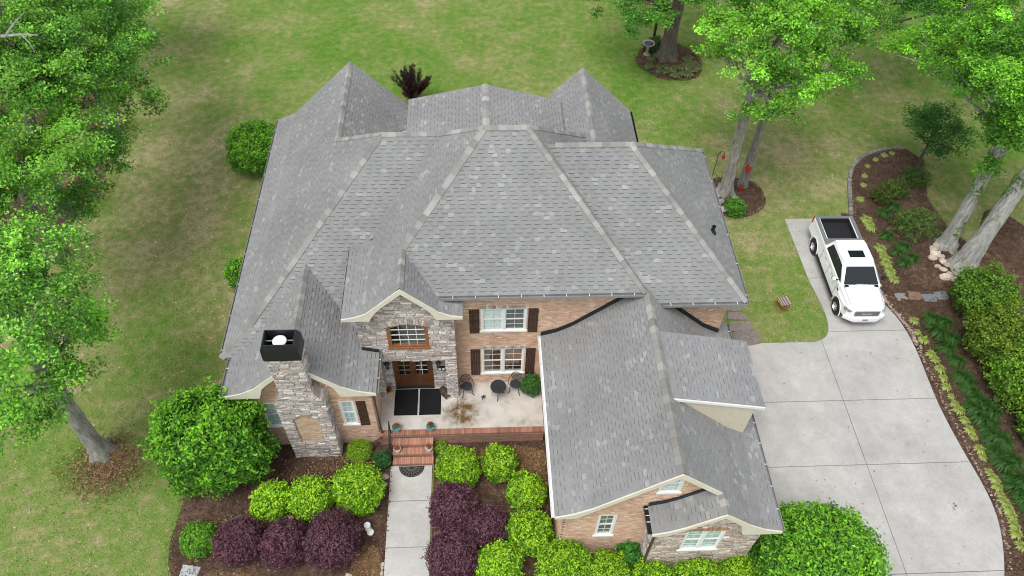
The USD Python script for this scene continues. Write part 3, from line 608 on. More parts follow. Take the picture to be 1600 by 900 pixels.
stones(CH, rect(-15.0, -14.42, 0, 6.92), frame((-7.06, 0, 0), (0, -1, 0), (0, 0, 1), (-1, 0, 0)), seed=10, face=.2)
pan = MB().prism(arch(-6.98, -6.08, 1.25, 3.24, .30), -.12, -.05, frame=XZ(14.44)).out('recessed_panel', 'mortar', CH)
pb = MB(); bricks(pb, arch(-6.98, -6.08, 1.25, 3.24, .30), XZ(14.49), tones=A3(.46, .335, .215)); pb.out('panel_bricks', 'brick', CH, kind='stuff')
# open metal shroud on top with a round flue lid
def frustum(mb, a, b, z0, z1, flip=False):
    (x0, y0, x1, y1), (u0, v0, u1, v1) = a, b
    v = A3([x0, y0, z0], [x1, y0, z0], [x1, y1, z0], [x0, y1, z0], [u0, v0, z1], [u1, v0, z1], [u1, v1, z1], [u0, v1, z1])
    f = np.array([[0, 1, 5, 4], [1, 2, 6, 5], [2, 3, 7, 6], [3, 0, 4, 7]]); mb.add(v, f[:, ::-1] if flip else f)
ca = MB()
X0, X1, Y0, Y1 = -7.15, -5.90, 14.34, 15.08
ca.box((X0 + .02, Y0 + .02, 6.90), (X1 - .02, Y1 - .02, 6.97))
frustum(ca, (X0, Y0, X1, Y1), (X0 + .02, Y0 + .01, X1 - .02, Y1 - .01), 6.97, 7.52); frustum(ca, (X0 + .02, Y0 + .01, X1 - .02, Y1 - .01), (X0 + .09, Y0 + .05, X1 - .12, Y1 - .05), 7.52, 7.72)
frustum(ca, (X0 + .13, Y0 + .09, X1 - .16, Y1 - .09), (X0 + .13, Y0 + .09, X1 - .16, Y1 - .09), 7.0, 7.71, True)
for lo, hi in [((X0 + .09, Y0 + .05, 7.70), (X1 - .12, Y0 + .09, 7.73)), ((X0 + .09, Y1 - .09, 7.70), (X1 - .12, Y1 - .05, 7.73)), ((X0 + .09, Y0 + .09, 7.70), (X0 + .13, Y1 - .09, 7.73)), ((X1 - .16, Y0 + .09, 7.70), (X1 - .12, Y1 - .09, 7.73))]: ca.box(lo, hi)
cap_ = ca.out('chimney_cap', 'black_metal', CH)
MB().tube([(X0 + .13, 14.78, 7.47), (X1 - .16, 14.78, 7.47)], .025, 8).out('crossbar', 'gutter_grey', cap_)
MB().lathe([(.15, 7.0), (.15, 7.52), (.225, 7.52), (.23, 7.56), (.20, 7.58), (.001, 7.60)], (-6.55, 14.71, 0), 28).out('flue_lid', 'white', cap_, smooth=False)

# ------------------------------------------------------------------ trim, gutters, flashings, downspouts
def rake(profL, profR, y, d=.07, drop=.25, mat='cream', ret=.12, wide=(True, True)):
    (ax, az) = profL[-1]
    def low(pr, wide_):
        if wide_:                                   # broad return board with a curved inner edge
            (ex, ez), (kx, kz) = pr[0], pr[-2]; m = abs((az - kz) / (ax - kx)); sg = 1 if ax > ex else -1; zb = ez - ret; k0 = kx + .10 * sg
            line = lambda x: az - drop - m * abs(x - ax)
            return [(ex, zb), (k0, zb), (k0 + .07 * sg, zb + .16), (k0 + .20 * sg, max(line(k0 + .20 * sg) - .06, zb + .24)), (k0 + .42 * sg, line(k0 + .42 * sg))]
        (ex, ez), (kx, kz) = pr[0], pr[-2]; m = (az - kz) / (ax - kx)
        zb = ez - ret; xb = ax + (zb - (az - drop)) / m
        return [(ex, zb), (xb + (ex - xb) * .10, zb), (xb, zb + .07), (xb - (xb - ax) * .06, zb + .07 + abs((xb - ax) * .06 * m))]
    top = [(x, z - .005) for x, z in profL] + ([(x, z - .005) for x, z in profR[::-1][1:]] if profR else [])
    bot = low(profL, wide[0]) + [(ax, az - drop)] + (low(profR, wide[1])[::-1] if profR else [(ax, az - .01)])
    MB().prism(Polygon(top + bot[::-1]).buffer(0), -.02, d, frame=XZ(y)).out('rake_board', mat, HOUSE)
    # soffit between the board and the wall
rake(ENT_L, ENT_R, 16.22); rake(CHI_L, CHI_R, 14.67); rake(GAR_L, [(9.58, 4.18)] + GAR_R[1:], 9.92) if False else None
seg = [(7.42, 5.70), (5.93, 7.08)]
MB().prism(Polygon([(x, z - .005) for x, z in GAR_L] + [(7.42, 5.695), (7.42, 5.46), (5.93, 6.83), (3.05, 4.15), (2.95, 4.08), (2.28, 4.08)]).buffer(0), -.02, .07, frame=XZ(9.92)).out('rake_board', 'cream', HOUSE)
SUBR = [(9.58, 4.18), (8.98, 4.40), (8.41, 4.78), (7.45, 5.67)]
rake(SUB_L, SUBR, 9.22, wide=(False, True))
MB().prism(Polygon([(6.12, 6.89), (9.32, 6.18), (9.32, 6.06), (6.12, 6.77)]), 0, .05, frame=XZ(12.61)).out('fascia', 'white', HOUSE)
def soffits():
    s = MB()
    for prof, y0, y1 in [(ENT_L, 16.24, 16.5), (ENT_R, 16.24, 16.5), (CHI_L, 14.69, 15.0), (CHI_R, 14.69, 15.0), (GAR_L, 9.94, 10.2), (SUB_L, 9.24, 9.5), (SUBR, 9.24, 9.5)]:
        for a, b_ in zip(prof[:-1], prof[1:]):
            s.add([[a[0], y0, a[1] - .15], [a[0], y1, a[1] - .15], [b_[0], y1, b_[1] - .15], [b_[0], y0, b_[1] - .15]], [[0, 1, 2, 3]])
    s.out('soffit', 'cream', HOUSE)
    s = MB()
    s.box((-1.5, 16.84, 6.93), (5.9, 17.2, 6.96)).box((6.1, 16.65, 6.54), (9.52, 17.05, 6.57)).box((9.05, 17.05, 6.54), (9.52, 24.8, 6.57)).box((-9.58, 16.3, 4.2), (-8.88, 30.1, 4.23)).box((9.0, 9.5, 4.05), (9.56, 17.5, 4.08)).box((2.3, 9.95, 4.05), (2.67, 17.1, 4.08)).box((-4.83, 16.3, 6.56), (-4.3, 19.6, 6.59))
    s.out('soffit', 'cream', HOUSE)
soffits()

def gutter(p0, p1, outd, mat='gutter_grey', w=.11, brk='white', step=.8):
    p0, p1, o = A3(*p0), A3(*p1), A3(*outd); t = (p1 - p0) / np.linalg.norm(p1 - p0)
    m = np.eye(4); m[:3, 0] = t; m[:3, 1] = o; m[:3, 2] = np.cross(t, o); m[:3, 3] = p0
    if m[2, 2] < 0: m[:3, 0] = -t; m[:3, 2] = np.cross(-t, o); m[:3, 3] = p1
    L = np.linalg.norm(p1 - p0)
    g_ = MB().box((0, -.02, -.12), (L, -.008, -.02), M4=m).box((0, -.008, -.12), (L, w, -.108), M4=m).box((0, w, -.12), (L, w + .014, -.005), M4=m).box((-.012, -.02, -.12), (0, w + .014, -.02), M4=m).box((L, -.02, -.12), (L + .012, w + .014, -.02), M4=m)
    gp = g_.out('gutter', mat, HOUSE)
    b_ = MB()
    for s_ in np.arange(.35, L, step): b_.box((s_, -.008, -.03), (s_ + .022, w, -.014), M4=m)
    b_.out('brackets', brk, gp, kind='stuff')
gutter((2.27, 9.92, 4.19), (2.27, 17.1, 4.19), (-1, 0, 0), 'white', w=.085); gutter((9.59, 9.22, 4.19), (9.59, 17.5, 4.19), (1, 0, 0), w=.08)
gutter((-1.55, 16.81, 7.10), (5.80, 16.81, 7.10), (0, -1, 0)); gutter((6.5, 16.62, 6.71), (9.54, 16.62, 6.71), (0, -1, 0)); gutter((9.55, 16.6, 6.71), (9.55, 24.8, 6.71), (1, 0, 0), w=.07, step=1.5)
gutter((-4.86, 16.24, 6.71), (-4.86, 19.5, 6.71), (-1, 0, 0), 'gutter_grey', w=.022, step=1.1); gutter((-9.61, 16.3, 4.35), (-9.61, 30.1, 4.35), (-1, 0, 0), w=.05, step=1.6)
gutter((-9.23, 14.7, 4.33), (-9.23, 16.25, 4.33), (-1, 0, 0)); gutter((-3.79, 14.7, 4.33), (-3.79, 16.45, 4.33), (1, 0, 0), w=.06); gutter((5.34, 9.25, 4.25), (5.34, 10.15, 4.25), (-1, 0, 0), 'black_metal', brk='white', step=.22)
gutter((6.81, 22.6, 6.8), (6.81, 27.4, 6.8), (1, 0, 0), 'black_metal', brk='black_metal', w=.07)

def flashing(prof, y, h=.20, x0=-99, x1=99, lift=.015):
    top = [(x, z + lift + h) for x, z in prof]; bot = [(x, z + lift) for x, z in prof[::-1]]
    MB().prism(Polygon(top + bot).buffer(0).intersection(rect(x0, x1, 0, 20)), .0, .035, frame=XZ(y)).out('flashing', 'black_metal', HOUSE)
flashing(GAR_L, 17.14, .21, 2.28, 5.5); flashing([(5.93, 7.08), (8.41, 4.78), (9.1, 4.38)], 16.97, .20, 6.3, 9.08); flashing(SUB_L, 10.16, .19, 5.36, 7.25); flashing(CHI_R[:2], 16.43, .16, -4.45, -3.75)

def downspout(pts, mat='bronze', r=.05):
    MB().tube(pts, r, 8).out('downspout', mat, HOUSE, smooth=40)
downspout([(-3.85, 14.86, 4.18), (-3.95, 14.90, 4.0), (-3.98, 14.93, 3.8), (-3.98, 14.93, .95), (-3.96, 14.90, .78), (-4.1, 14.80, .62), (-4.3, 14.72, .55), (-4.38, 14.68, .40), (-4.36, 14.66, .06)])
downspout([(2.45, 10.12, 4.1), (2.56, 10.14, 3.9), (2.56, 10.14, .1)]); downspout([(5.56, 9.42, 4.1), (5.58, 9.43, 3.9), (5.58, 9.43, .1)])
downspout([(9.3, 16.72, 6.6), (9.16, 16.93, 6.35), (9.16, 16.93, 4.5)], 'white', .04)

# roof vents
def vent(x, y, z, r=.07, h=.35):
    v = MB().lathe([(r * 2.2, -.1), (r * 1.5, .05), (r, .09), (r, h), (r * .75, h), (r * .75, h - .1), (.001, h - .1)], (x, y, z), 14).out('vent_pipe', 'black_metal', HOUSE, smooth=40)
vent(3.86, 23.6, 8.34, .09, .28); vent(8.66, 19.3, 7.52, .075, .3)

# ------------------------------------------------------------------ windows, shutters, doors, lanterns
def window(x0, x1, z0, z1, y, units=1, back='blind', cols=2, rows=2, label=None, fmat='white', backs=None):
    """Double-hung window facing the front: frame, sashes with glazing bars, single panes, and the blind or painted room panel behind them."""
    f = MB(); o = .075; yb, yf = y + .06, y - .035
    for lo, hi in [((x0, yf, z0), (x0 + o, yb, z1)), ((x1 - o, yf, z0), (x1, yb, z1)), ((x0 + o, yf, z1 - o), (x1 - o, yb, z1))]: f.box(lo, hi)
    f.box((x0 - .05, yf - .045, z0 - .03), (x1 + .05, yb, z0 + .055))
    mull = .11; uw = (x1 - x0 - 2 * o - mull * (units - 1)) / units
    for k in range(1, units):
        xm = x0 + o + uw * k + mull * (k - 1); f.box((xm, yf + .004, z0 + .055), (xm + mull, yb, z1 - o))
    wp = f.out('window', fmat, HOUSE, label=label)
    for k in range(units):
        a = x0 + o + k * (uw + mull); c = a + uw; zl, zh = z0 + .055, z1 - o; zm = (zl + zh) / 2
        for s_, (b0, b1, yo) in enumerate([(zl, zm + .02, .012), (zm - .02, zh, .03)]):
            s = MB(); e = .038; ya, yc = y + yo - .012, y + yo + .006
            for lo, hi in [((a, ya, b0), (a + e, yc, b1)), ((c - e, ya, b0), (c, yc, b1)), ((a + e, ya, b0), (c - e, yc, b0 + e)), ((a + e, ya, b1 - e), (c - e, yc, b1))]: s.box(lo, hi)
            pw, ph = (c - a - 2 * e) / cols, (b1 - b0 - 2 * e) / rows
            for i in range(1, cols): s.box((a + e + pw * i - .008, ya + .003, b0 + e), (a + e + pw * i + .008, yc - .002, b1 - e))
            for j in range(1, rows): s.box((a + e, ya + .004, b0 + e + ph * j - .008), (c - e, yc - .003, b0 + e + ph * j + .008))
            s.out('sash', fmat, wp)
            for i in range(cols):
                for j in range(rows):
                    MB().box((a + e + pw * i + .013, y + yo - .003, b0 + e + ph * j + .013), (a + e + pw * (i + 1) - .013, y + yo + .001, b0 + e + ph * (j + 1) - .013)).out('pane', 'glass', wp)
        bk = backs[k] if backs else back
        if bk:
            bb = MB()
            if 'blind' in bk:
                for zz_ in np.arange(zl, zh, .05): bb.add([[a, y + .065, zz_], [c, y + .065, zz_], [c, y + .080, zz_ + .053], [a, y + .080, zz_ + .053]], [[0, 1, 2, 3]])
            else: bb.box((a, y + .45, zl - .2), (c, y + .47, zh + .2))  # flat panel with the dim room interior painted as its colour
            bb.out('blind' if 'blind' in bk else 'room_backdrop', bk, wp)
    return wp
window(*W_UP, 17.19, 2, backs=['blind_white', 'grey_blind'], label='upper double window, its left half with a white blind'); window(*W_LO, 17.19, 2, back='brown_room', label='lower double window over the porch')
window(*W_CR, 15.02, 1, 'blind'); window(*W_CL, 15.02, 1, 'blind'); window(*W_GS, 10.22, 1, 'grey_blind'); window(*W_SB, 9.52, 2, 'blind'); window(*W_AT, 10.22, 1, 'blind')
# header of grey stones over the two front windows
for (x0, x1, z0, z1) in (W_UP, W_LO):
    h = MB()
    for i in range(15): h.box((x0 - .04 + i * .12 + .006, 17.13 - R.uniform(0, .02), z1 + .012), (x0 - .04 + (i + 1) * .12 - .006, 17.18, z1 + .15 + R.uniform(-.02, .01)), SPAL[i % 6] * R.uniform(.7, 1.1))
    h.out('stone_header', 'stone', HOUSE)
# arched wooden window over the entrance
f = MB(); fr_ = arch(*ENT, .20)
f.prism(fr_ - arch(ENT[0] + .13, ENT[1] - .13, ENT[2] + .13, ENT[3] - .10, .17), -.07, .02, frame=XZ(16.5)); f.box((ENT[0] - .04, 16.42, ENT[2] - .04), (ENT[1] + .04, 16.47, ENT[2] + .05))
aw = f.out('window', 'wood_light', HOUSE, label='arched wooden window over the entrance doors')
inner = arch(ENT[0] + .13, ENT[1] - .13, ENT[2] + .13, ENT[3] - .10, .17); mu = MB(); ix0, iz0, ix1, iz1 = inner.bounds
pw, ph = (ix1 - ix0) / 4, (iz1 - iz0) / 4
bars = shapely.union_all([rect(ix0 + pw * i - .009, ix0 + pw * i + .009, iz0, iz1) for i in (1, 2, 3)] + [rect(ix0, ix1, iz0 + ph * j - .009, iz0 + ph * j + .009) for j in (1, 2, 3)]).intersection(inner)
mu.prism(bars, -.04, -.01, frame=XZ(16.5)); mu.out('glazing_bars', 'white', aw)
for i in range(4):
    for j in range(4):
        c = inner.intersection(rect(ix0 + pw * i + .012, ix0 + pw * (i + 1) - .012, iz0 + ph * j + .012, iz0 + ph * (j + 1) - .012))
        if c.area > .005: MB().prism(c, -.03, -.025, frame=XZ(16.5)).out('pane', 'glass', aw)
MB().box((ENT[0] - .1, 16.74, 4.3), (ENT[1] + .1, 16.76, 6.1)).out('room_backdrop', 'dark_room', aw)  # dark panel: the unlit room behind the window painted as colour
def shutter(x0, x1, z0, z1, y):
    s = MB(); n = 4; w = (x1 - x0) / n
    for i in range(n): s.box((x0 + i * w + .004, y - .035, z0), (x0 + (i + 1) * w - .004, y - .012, z1))
    for zz_ in (z0 + .18, (z0 + z1) / 2, z1 - .18): s.box((x0, y - .055, zz_ - .045), (x1, y - .034, zz_ + .045))
    s.out('shutter', 'shutter', HOUSE)
for a in [(-.43, -.05, 4.40, 5.87, 17.17), (1.76, 2.14, 4.40, 5.87, 17.17), (-.43, -.05, 1.50, 3.32, 17.17), (1.76, 2.14, 1.50, 3.32, 17.17), (-4.72, -4.36, 1.46, 3.24, 15.0), (-8.72, -8.33, 1.46, 3.24, 15.0)]: shutter(*a)

# entrance doors
DX = (-3.53, -1.95); f = MB()
f.box((DX[0], 17.0, .9), (DX[0] + .09, 17.12, 2.96)).box((DX[1] - .09, 17.0, .9), (DX[1], 17.12, 2.96)).box((DX[0] + .09, 17.0, 2.87), (DX[1] - .09, 17.12, 2.96))
f.out('door_frame', 'wood', HOUSE); MB().box((DX[0], 16.93, .905), (DX[1], 17.1, .945)).out('threshold', 'black_metal', HOUSE)
for k in (0, 1):
    a = DX[0] + .095 + k * .697; c = a + .693; d = MB(); zb, zt = .95, 2.865; ym, yk = 17.045, 17.09
    for lo, hi in [((a, ym, zb), (a + .12, yk, zt)), ((c - .12, ym, zb), (c, yk, zt)), ((a + .12, ym, zb), (c - .12, yk, zb + .20)), ((a + .12, ym, zb + .72), (c - .12, yk, zb + .84)), ((a + .12, ym, zt - .12), (c - .12, yk, zt))]: d.box(lo, hi)
    d.box((a + .12, ym + .02, zb + .20), (c - .12, yk - .01, zb + .72)).box((a + .17, ym + .008, zb + .26), (c - .17, ym + .02, zb + .66))
    dp = d.out('door', 'wood', HOUSE)
    gx, gz = (c - a - .24) / 2, (zt - .12 - zb - .84) / 3; br = MB()
    br.box((a + .12 + gx - .012, ym + .008, zb + .84), (a + .12 + gx + .012, ym + .03, zt - .12))
    for j in (1, 2): br.box((a + .12, ym + .009, zb + .84 + gz * j - .012), (c - .12, ym + .029, zb + .84 + gz * j + .012))
    br.out('glazing_bars', 'white' if k else 'gutter_grey', dp)
    for i in range(2):
        for j in range(3): MB().box((a + .12 + gx * i + .013, ym + .016, zb + .84 + gz * j + .013), (a + .12 + gx * (i + 1) - .013, ym + .02, zb + .84 + gz * (j + 1) - .013)).out('pane', 'glass', dp)
    xk = c - .05 if k == 0 else a + .05
    MB().tube([(xk, ym - .03, zb + .78), (xk, ym - .05, zb + .85), (xk, ym - .03, zb + 1.1)], .013, 6).out('handle', 'iron', dp)
MB().box((-3.6, 17.6, .9), (-1.9, 17.62, 3.0)).out('room_backdrop', 'brown_room', HOUSE)  # brown panel painted as the dim interior behind the doors
def lantern(x, y, z):
    l = MB().box((x - .05, y + .09, z - .12), (x + .05, y + .13, z + .16)).tube([(x, y + .1, z + .1), (x, y + .02, z + .26), (x, y - .06, z + .22)], .012, 6)
    l.lathe([(.001, .22), (.03, .2), (.11, .12), (.10, .10), (.001, .11)], (x, y - .06, z), 8).lathe([(.001, -.24), (.06, -.2), (.07, -.17), (.001, -.16)], (x, y - .06, z), 8)
    for k in range(6): l.bar((x + .088 * math.cos(k * 1.047), y - .06 + .088 * math.sin(k * 1.047), z + .1), (x + .06 * math.cos(k * 1.047), y - .06 + .06 * math.sin(k * 1.047), z - .18), .012)
    lp = l.out('wall_lantern', 'iron', HOUSE)
    MB().lathe([(.055, -.16), (.08, .09)], (x, y - .06, z), 6).out('lantern_glass', 'glass', lp)
lantern(-3.71, 16.92, 2.75); lantern(-1.70, 16.92, 2.75)
pq = MB().box((-1.76, 16.94, 2.18), (-1.44, 17.0, 2.42)).out('intercom_plate', 'black_metal', HOUSE)
MB().box((-1.72, 16.925, 2.24), (-1.62, 16.942, 2.37)).out('white_button_panel', 'white', pq); MB().box((-1.57, 16.925, 2.24), (-1.48, 16.942, 2.37)).out('white_button_panel', 'white', pq)

big = sorted(range(len(STONES)), key=lambda i: -STONES[i][0]); REST = {}
for k, i in enumerate(big):
    _, ow, v, f, t = STONES[i]
    if k < 290: MB().add(v, f, t).out('stone', 'stone', ow)
    else: REST.setdefault(ow, MB()).add(v, f, t)
for ow, mb in REST.items(): mb.out('small_stones', 'stone', ow, kind='stuff')

# ------------------------------------------------------------------ porch, steps
PO = thing('porch', 'pale concrete front porch with brick edging and brick steps', 'porch')
for x0, x1 in ((-4.08, -1.03), (-1.015, 2.44)):
    MB().prism(rect(x0, x1, 15.04, 17.16), .70, .90).out('floor_slab', 'porch', PO)
MB().box((-4.09, 14.90, 0), (2.44, 17.1, .70)).out('foundation', 'mortar', PO)
bf = MB(); bricks(bf, rect(-4.1, 2.44, 0, .80), XZ(14.88), tones=A3(.24, .125, .085)); bf.out('front_bricks', 'brick', PO, kind='stuff')
be = MB()
for i, x in enumerate(np.arange(-4.09, 2.40, .076)):
    t = A3(.36, .17, .115) * R.uniform(.7, 1.2); be.box((x + .005, 14.80, .80), (x + .071, 15.03, .895 + R.uniform(-.003, .004)), t)
be.out('edge_bricks', 'brick', PO, kind='stuff')
MB().box((-4.09, 14.86, .62), (2.44, 15.03, .80)).out('edge_bed', 'mortar', PO)
for k in range(3):
    y1, z1 = 14.80 - .30 * k, .675 - .225 * k
    st = MB().box((-3.56, y1 - .29, 0 if k == 2 else z1 - .24), (-1.98, y1 + .0, z1 - .055)).out('step', 'mortar', PO)
    sb = MB()
    for x in np.arange(-3.57, -2.03, .0762): sb.box((x + .004, y1 - .305, z1 - .065), (x + .072, y1 - .012, z1 + R.uniform(-.003, .004)), A3(.43, .215, .145) * R.uniform(.75, 1.2))
    for row in (0, 1):
        for x in np.arange(-3.57, -2.05, .218): sb.box((x + .005, y1 - .297, z1 - .21 + row * .072), (min(x + .213, -1.975), y1 - .27, z1 - .145 + row * .072), A3(.33, .16, .11) * R.uniform(.75, 1.15))
    sb.out('step_bricks', 'brick', st, kind='stuff')
hr = MB().tube([(-3.63, 14.95, 1.72), (-3.63, 14.9, 1.78), (-3.63, 14.05, 1.06), (-3.63, 13.95, .95), (-3.63, 13.93, .80)], .024, 8).tube([(-3.63, 14.90, .89), (-3.63, 14.90, 1.76)], .02, 8).tube([(-3.63, 14.02, .05), (-3.63, 14.02, 1.03)], .02, 8)
for q in np.linspace(.12, .88, 6): hr.tube([(-3.63, 14.02 + .88 * q, .22 + .70 * q), (-3.63, 14.02 + .88 * q, 1.03 + .72 * q)], .009, 6)
hr.tube([(-3.63, 14.02, .2), (-3.63, 14.90, .92)], .014, 6)
hr.out('handrail', 'black_metal', PO)

# ------------------------------------------------------------------ porch furniture
for k, (x0, x1) in enumerate(((-3.56, -2.62), (-2.55, -1.68))):
    p = rect(x0, x1, 15.68, 16.90).buffer(-.02).buffer(.02); m = MB().prism(p, .903, .918, (.008, .008, .009))
    for q in np.arange(x0 + .06, x1 - .05, .06): m.box((q, 15.72, .918), (q + .03, 16.86, .921), (.010, .010, .011))
    m.out('door_mat', 'tone_matte', label=('black rectangular door mat before the left entrance door', 'black rectangular door mat before the right entrance door')[k], cat='mat', group='black door mats')
pm = MB(); hm = Polygon([(-2.83 + .50 * math.cos(a), 13.86 - .46 * math.sin(a)) for a in np.linspace(0, math.pi, 24)])
pm.prism(hm, .058, .075, (.022, .020, .018))
for a in np.linspace(.15, math.pi - .15, 11):
    pm.bar((-2.83 + .1 * math.cos(a), 13.84 - .1 * math.sin(a), .078), (-2.83 + .45 * math.cos(a), 13.84 - .41 * math.sin(a), .078), .016, .012, tone=(.16, .15, .14))
for r_ in (.2, .33, .45): pm.tube([(-2.83 + r_ * math.cos(a), 13.85 - r_ * .92 * math.sin(a), .078) for a in np.linspace(.05, math.pi - .05, 16)], .009, 5, tone=(.16, .15, .14))
pm.out('half_round_mat', 'tone_matte', label='dark half round mat at the foot of the brick steps', cat='mat')

IR = (1, 1, 1)
def chair(path):
    s = MB().lathe([(.001, .44), (.20, .44), (.215, .43), (.215, .415), (.001, .415)], n=18)
    s.out('seat', 'iron', path)
    for sx, sy in ((1, 1), (1, -1), (-1, 1), (-1, -1)):
        MB().tube([(.14 * sx, .14 * sy, .42), (.20 * sx, .20 * sy, .28), (.17 * sx, .17 * sy, .14), (.25 * sx, .25 * sy, .01)], [.018, .017, .014, .02], 6).out('leg', 'iron', path)
    b = MB(); oval = [(.20 * math.sin(a), .21 + .03 * (1 - math.cos(a)), .44 + .235 * (1 - math.cos(a))) for a in np.linspace(0, 2 * math.pi, 25)]
    b.tube(oval, .014, 6, cap=False)
    for q in np.linspace(-.14, .14, 5):
        h = .235 * math.sqrt(max(0, 1 - (q / .2) ** 2)); b.tube([(q, .235, .675 - h), (q * .6, .24, .675), (q, .245, .675 + h)], .008, 5)
    for z in (.56, .68, .80): w = .2 * math.sqrt(max(0, 1 - ((z - .675) / .235) ** 2)); b.tube([(-w, .24, z), (0, .225, z + .02), (w, .24, z)], .008, 5)
    b.out('backrest', 'iron', path)
    for sx in (-1, 1): MB().tube([(.19 * sx, .24, .68), (.27 * sx, .12, .66), (.27 * sx, -.10, .64), (.22 * sx, -.12, .45)], .013, 6).out('armrest', 'iron', path)
C1 = thing('patio_chair', 'black cast iron chair beside the stone entrance pier', 'chair', (-.62, 16.72, .9), 12, 'cast iron porch chairs'); chair(C1)
copy_thing(C1, 'patio_chair', 'black cast iron chair right of the round porch table', (1.36, 16.78, .9), -14, 'cast iron porch chairs', 'chair')
T = thing('patio_table', 'round black cast iron table under the lower porch window', 'table', (.66, 16.50, .9))
t = MB()
for r_ in (.31, .22, .12): t.tube([(r_ * math.cos(a), r_ * math.sin(a), .70) for a in np.linspace(0, 2 * math.pi, 33)], .014, 6, cap=False)
for a in np.arange(16) * math.pi / 8: t.bar((.03 * math.cos(a), .03 * math.sin(a), .70), (.31 * math.cos(a), .31 * math.sin(a), .70), .03, .010)
t.lathe([(.001, .712), (.05, .71), (.05, .69), (.001, .69)], n=12).lathe([(.001, .695), (.30, .695), (.30, .685), (.001, .685)], n=24); t.out('tabletop', 'iron', T)
MB().lathe([(.001, .69), (.03, .69), (.02, .5), (.035, .4), (.02, .3), (.001, .28)], n=10).out('pedestal', 'iron', T)
for a in (-1.7, .4, 2.5): MB().tube([(.02 * math.cos(a), .02 * math.sin(a), .34), (.15 * math.cos(a), .15 * math.sin(a), .24), (.20 * math.cos(a), .20 * math.sin(a), .1), (.29 * math.cos(a), .29 * math.sin(a), .012)], .016, 6).out('leg', 'iron', T)
BK = MB()
th = np.linspace(0, 2 * math.pi, 40)
for i in range(9): BK.tube([(.0 + (.10 + .05 * math.sin(i / 8 * math.pi)) * math.cos(a), (i - 4) * .062, .13 + (.10 + .05 * math.sin(i / 8 * math.pi)) * math.sin(a)) for a in np.linspace(-.5, math.pi + .5, 12)], .028, 6, tone=A3(.085, .055, .045) * R.uniform(.7, 1.3))
BK.bar((-.1, -.25, .06), (-.1, .25, .06), .04, tone=(.05, .03, .025)).bar((.1, -.25, .06), (.1, .25, .06), .04, tone=(.05, .03, .025))
bk = thing('wicker_basket', 'dark brown wicker basket lying by the right entrance wall', 'basket', (-1.52, 16.62, .92), 32); BK.out('weave', 'tone_matte', bk)

# ------------------------------------------------------------------ leaves
def leaf_quads(P, N, size, tone, rg, aspect=.52, curl=.25, spread=.9):
    """One small folded leaf (two triangles on four corners) at each point, facing roughly along N."""
    n = len(P); N = N + rg.normal(0, spread, (n, 3)) * .6; N /= np.linalg.norm(N, axis=1)[:, None]
    a = np.cross(N, rg.normal(0, 1, (n, 3))); a /= np.linalg.norm(a, axis=1)[:, None] + 1e-9; b = np.cross(N, a)
    s = (size * rg.uniform(.65, 1.3, n))[:, None]; c = N * s * curl
    v = np.stack([P - a * s * .5 - c * .3, P + b * s * aspect * .5 + c * .3, P + a * s * .5 - c * .5, P - b * s * aspect * .5 + c * .3], 1).reshape(-1, 3)
    k = np.arange(n)[:, None] * 4
    f = np.vstack([k + [0, 2, 1], k + [0, 3, 2]])
    return v, f, np.repeat(np.asarray(tone, float), 4, 0)

def sphere_dirs(n, rg, zmin=-.35):
    z = rg.uniform(zmin, 1, n); a = rg.uniform(0, 2 * np.pi, n); r = np.sqrt(1 - z * z)
    return np.c_[r * np.cos(a), r * np.sin(a), z]

def lush(c):
    c = np.asarray(c, float); return c * A3(1.05, 1.16, 1.12) if c[1] > 1.2 * c[0] else c
def tones(base, n, rg, vr=.22, light=None, lf=None):
    base = lush(base); light = None if light is None else lush(light)
    t = np.asarray(base)[None] * np.exp(rg.normal(0, vr, n))[:, None]
    if light is not None: m = (rg.random(n) < lf) if np.ndim(lf) == 0 else (rg.random(n) < lf); t[m] = np.asarray(light) * np.exp(rg.normal(0, vr, m.sum()))[:, None]
    return t

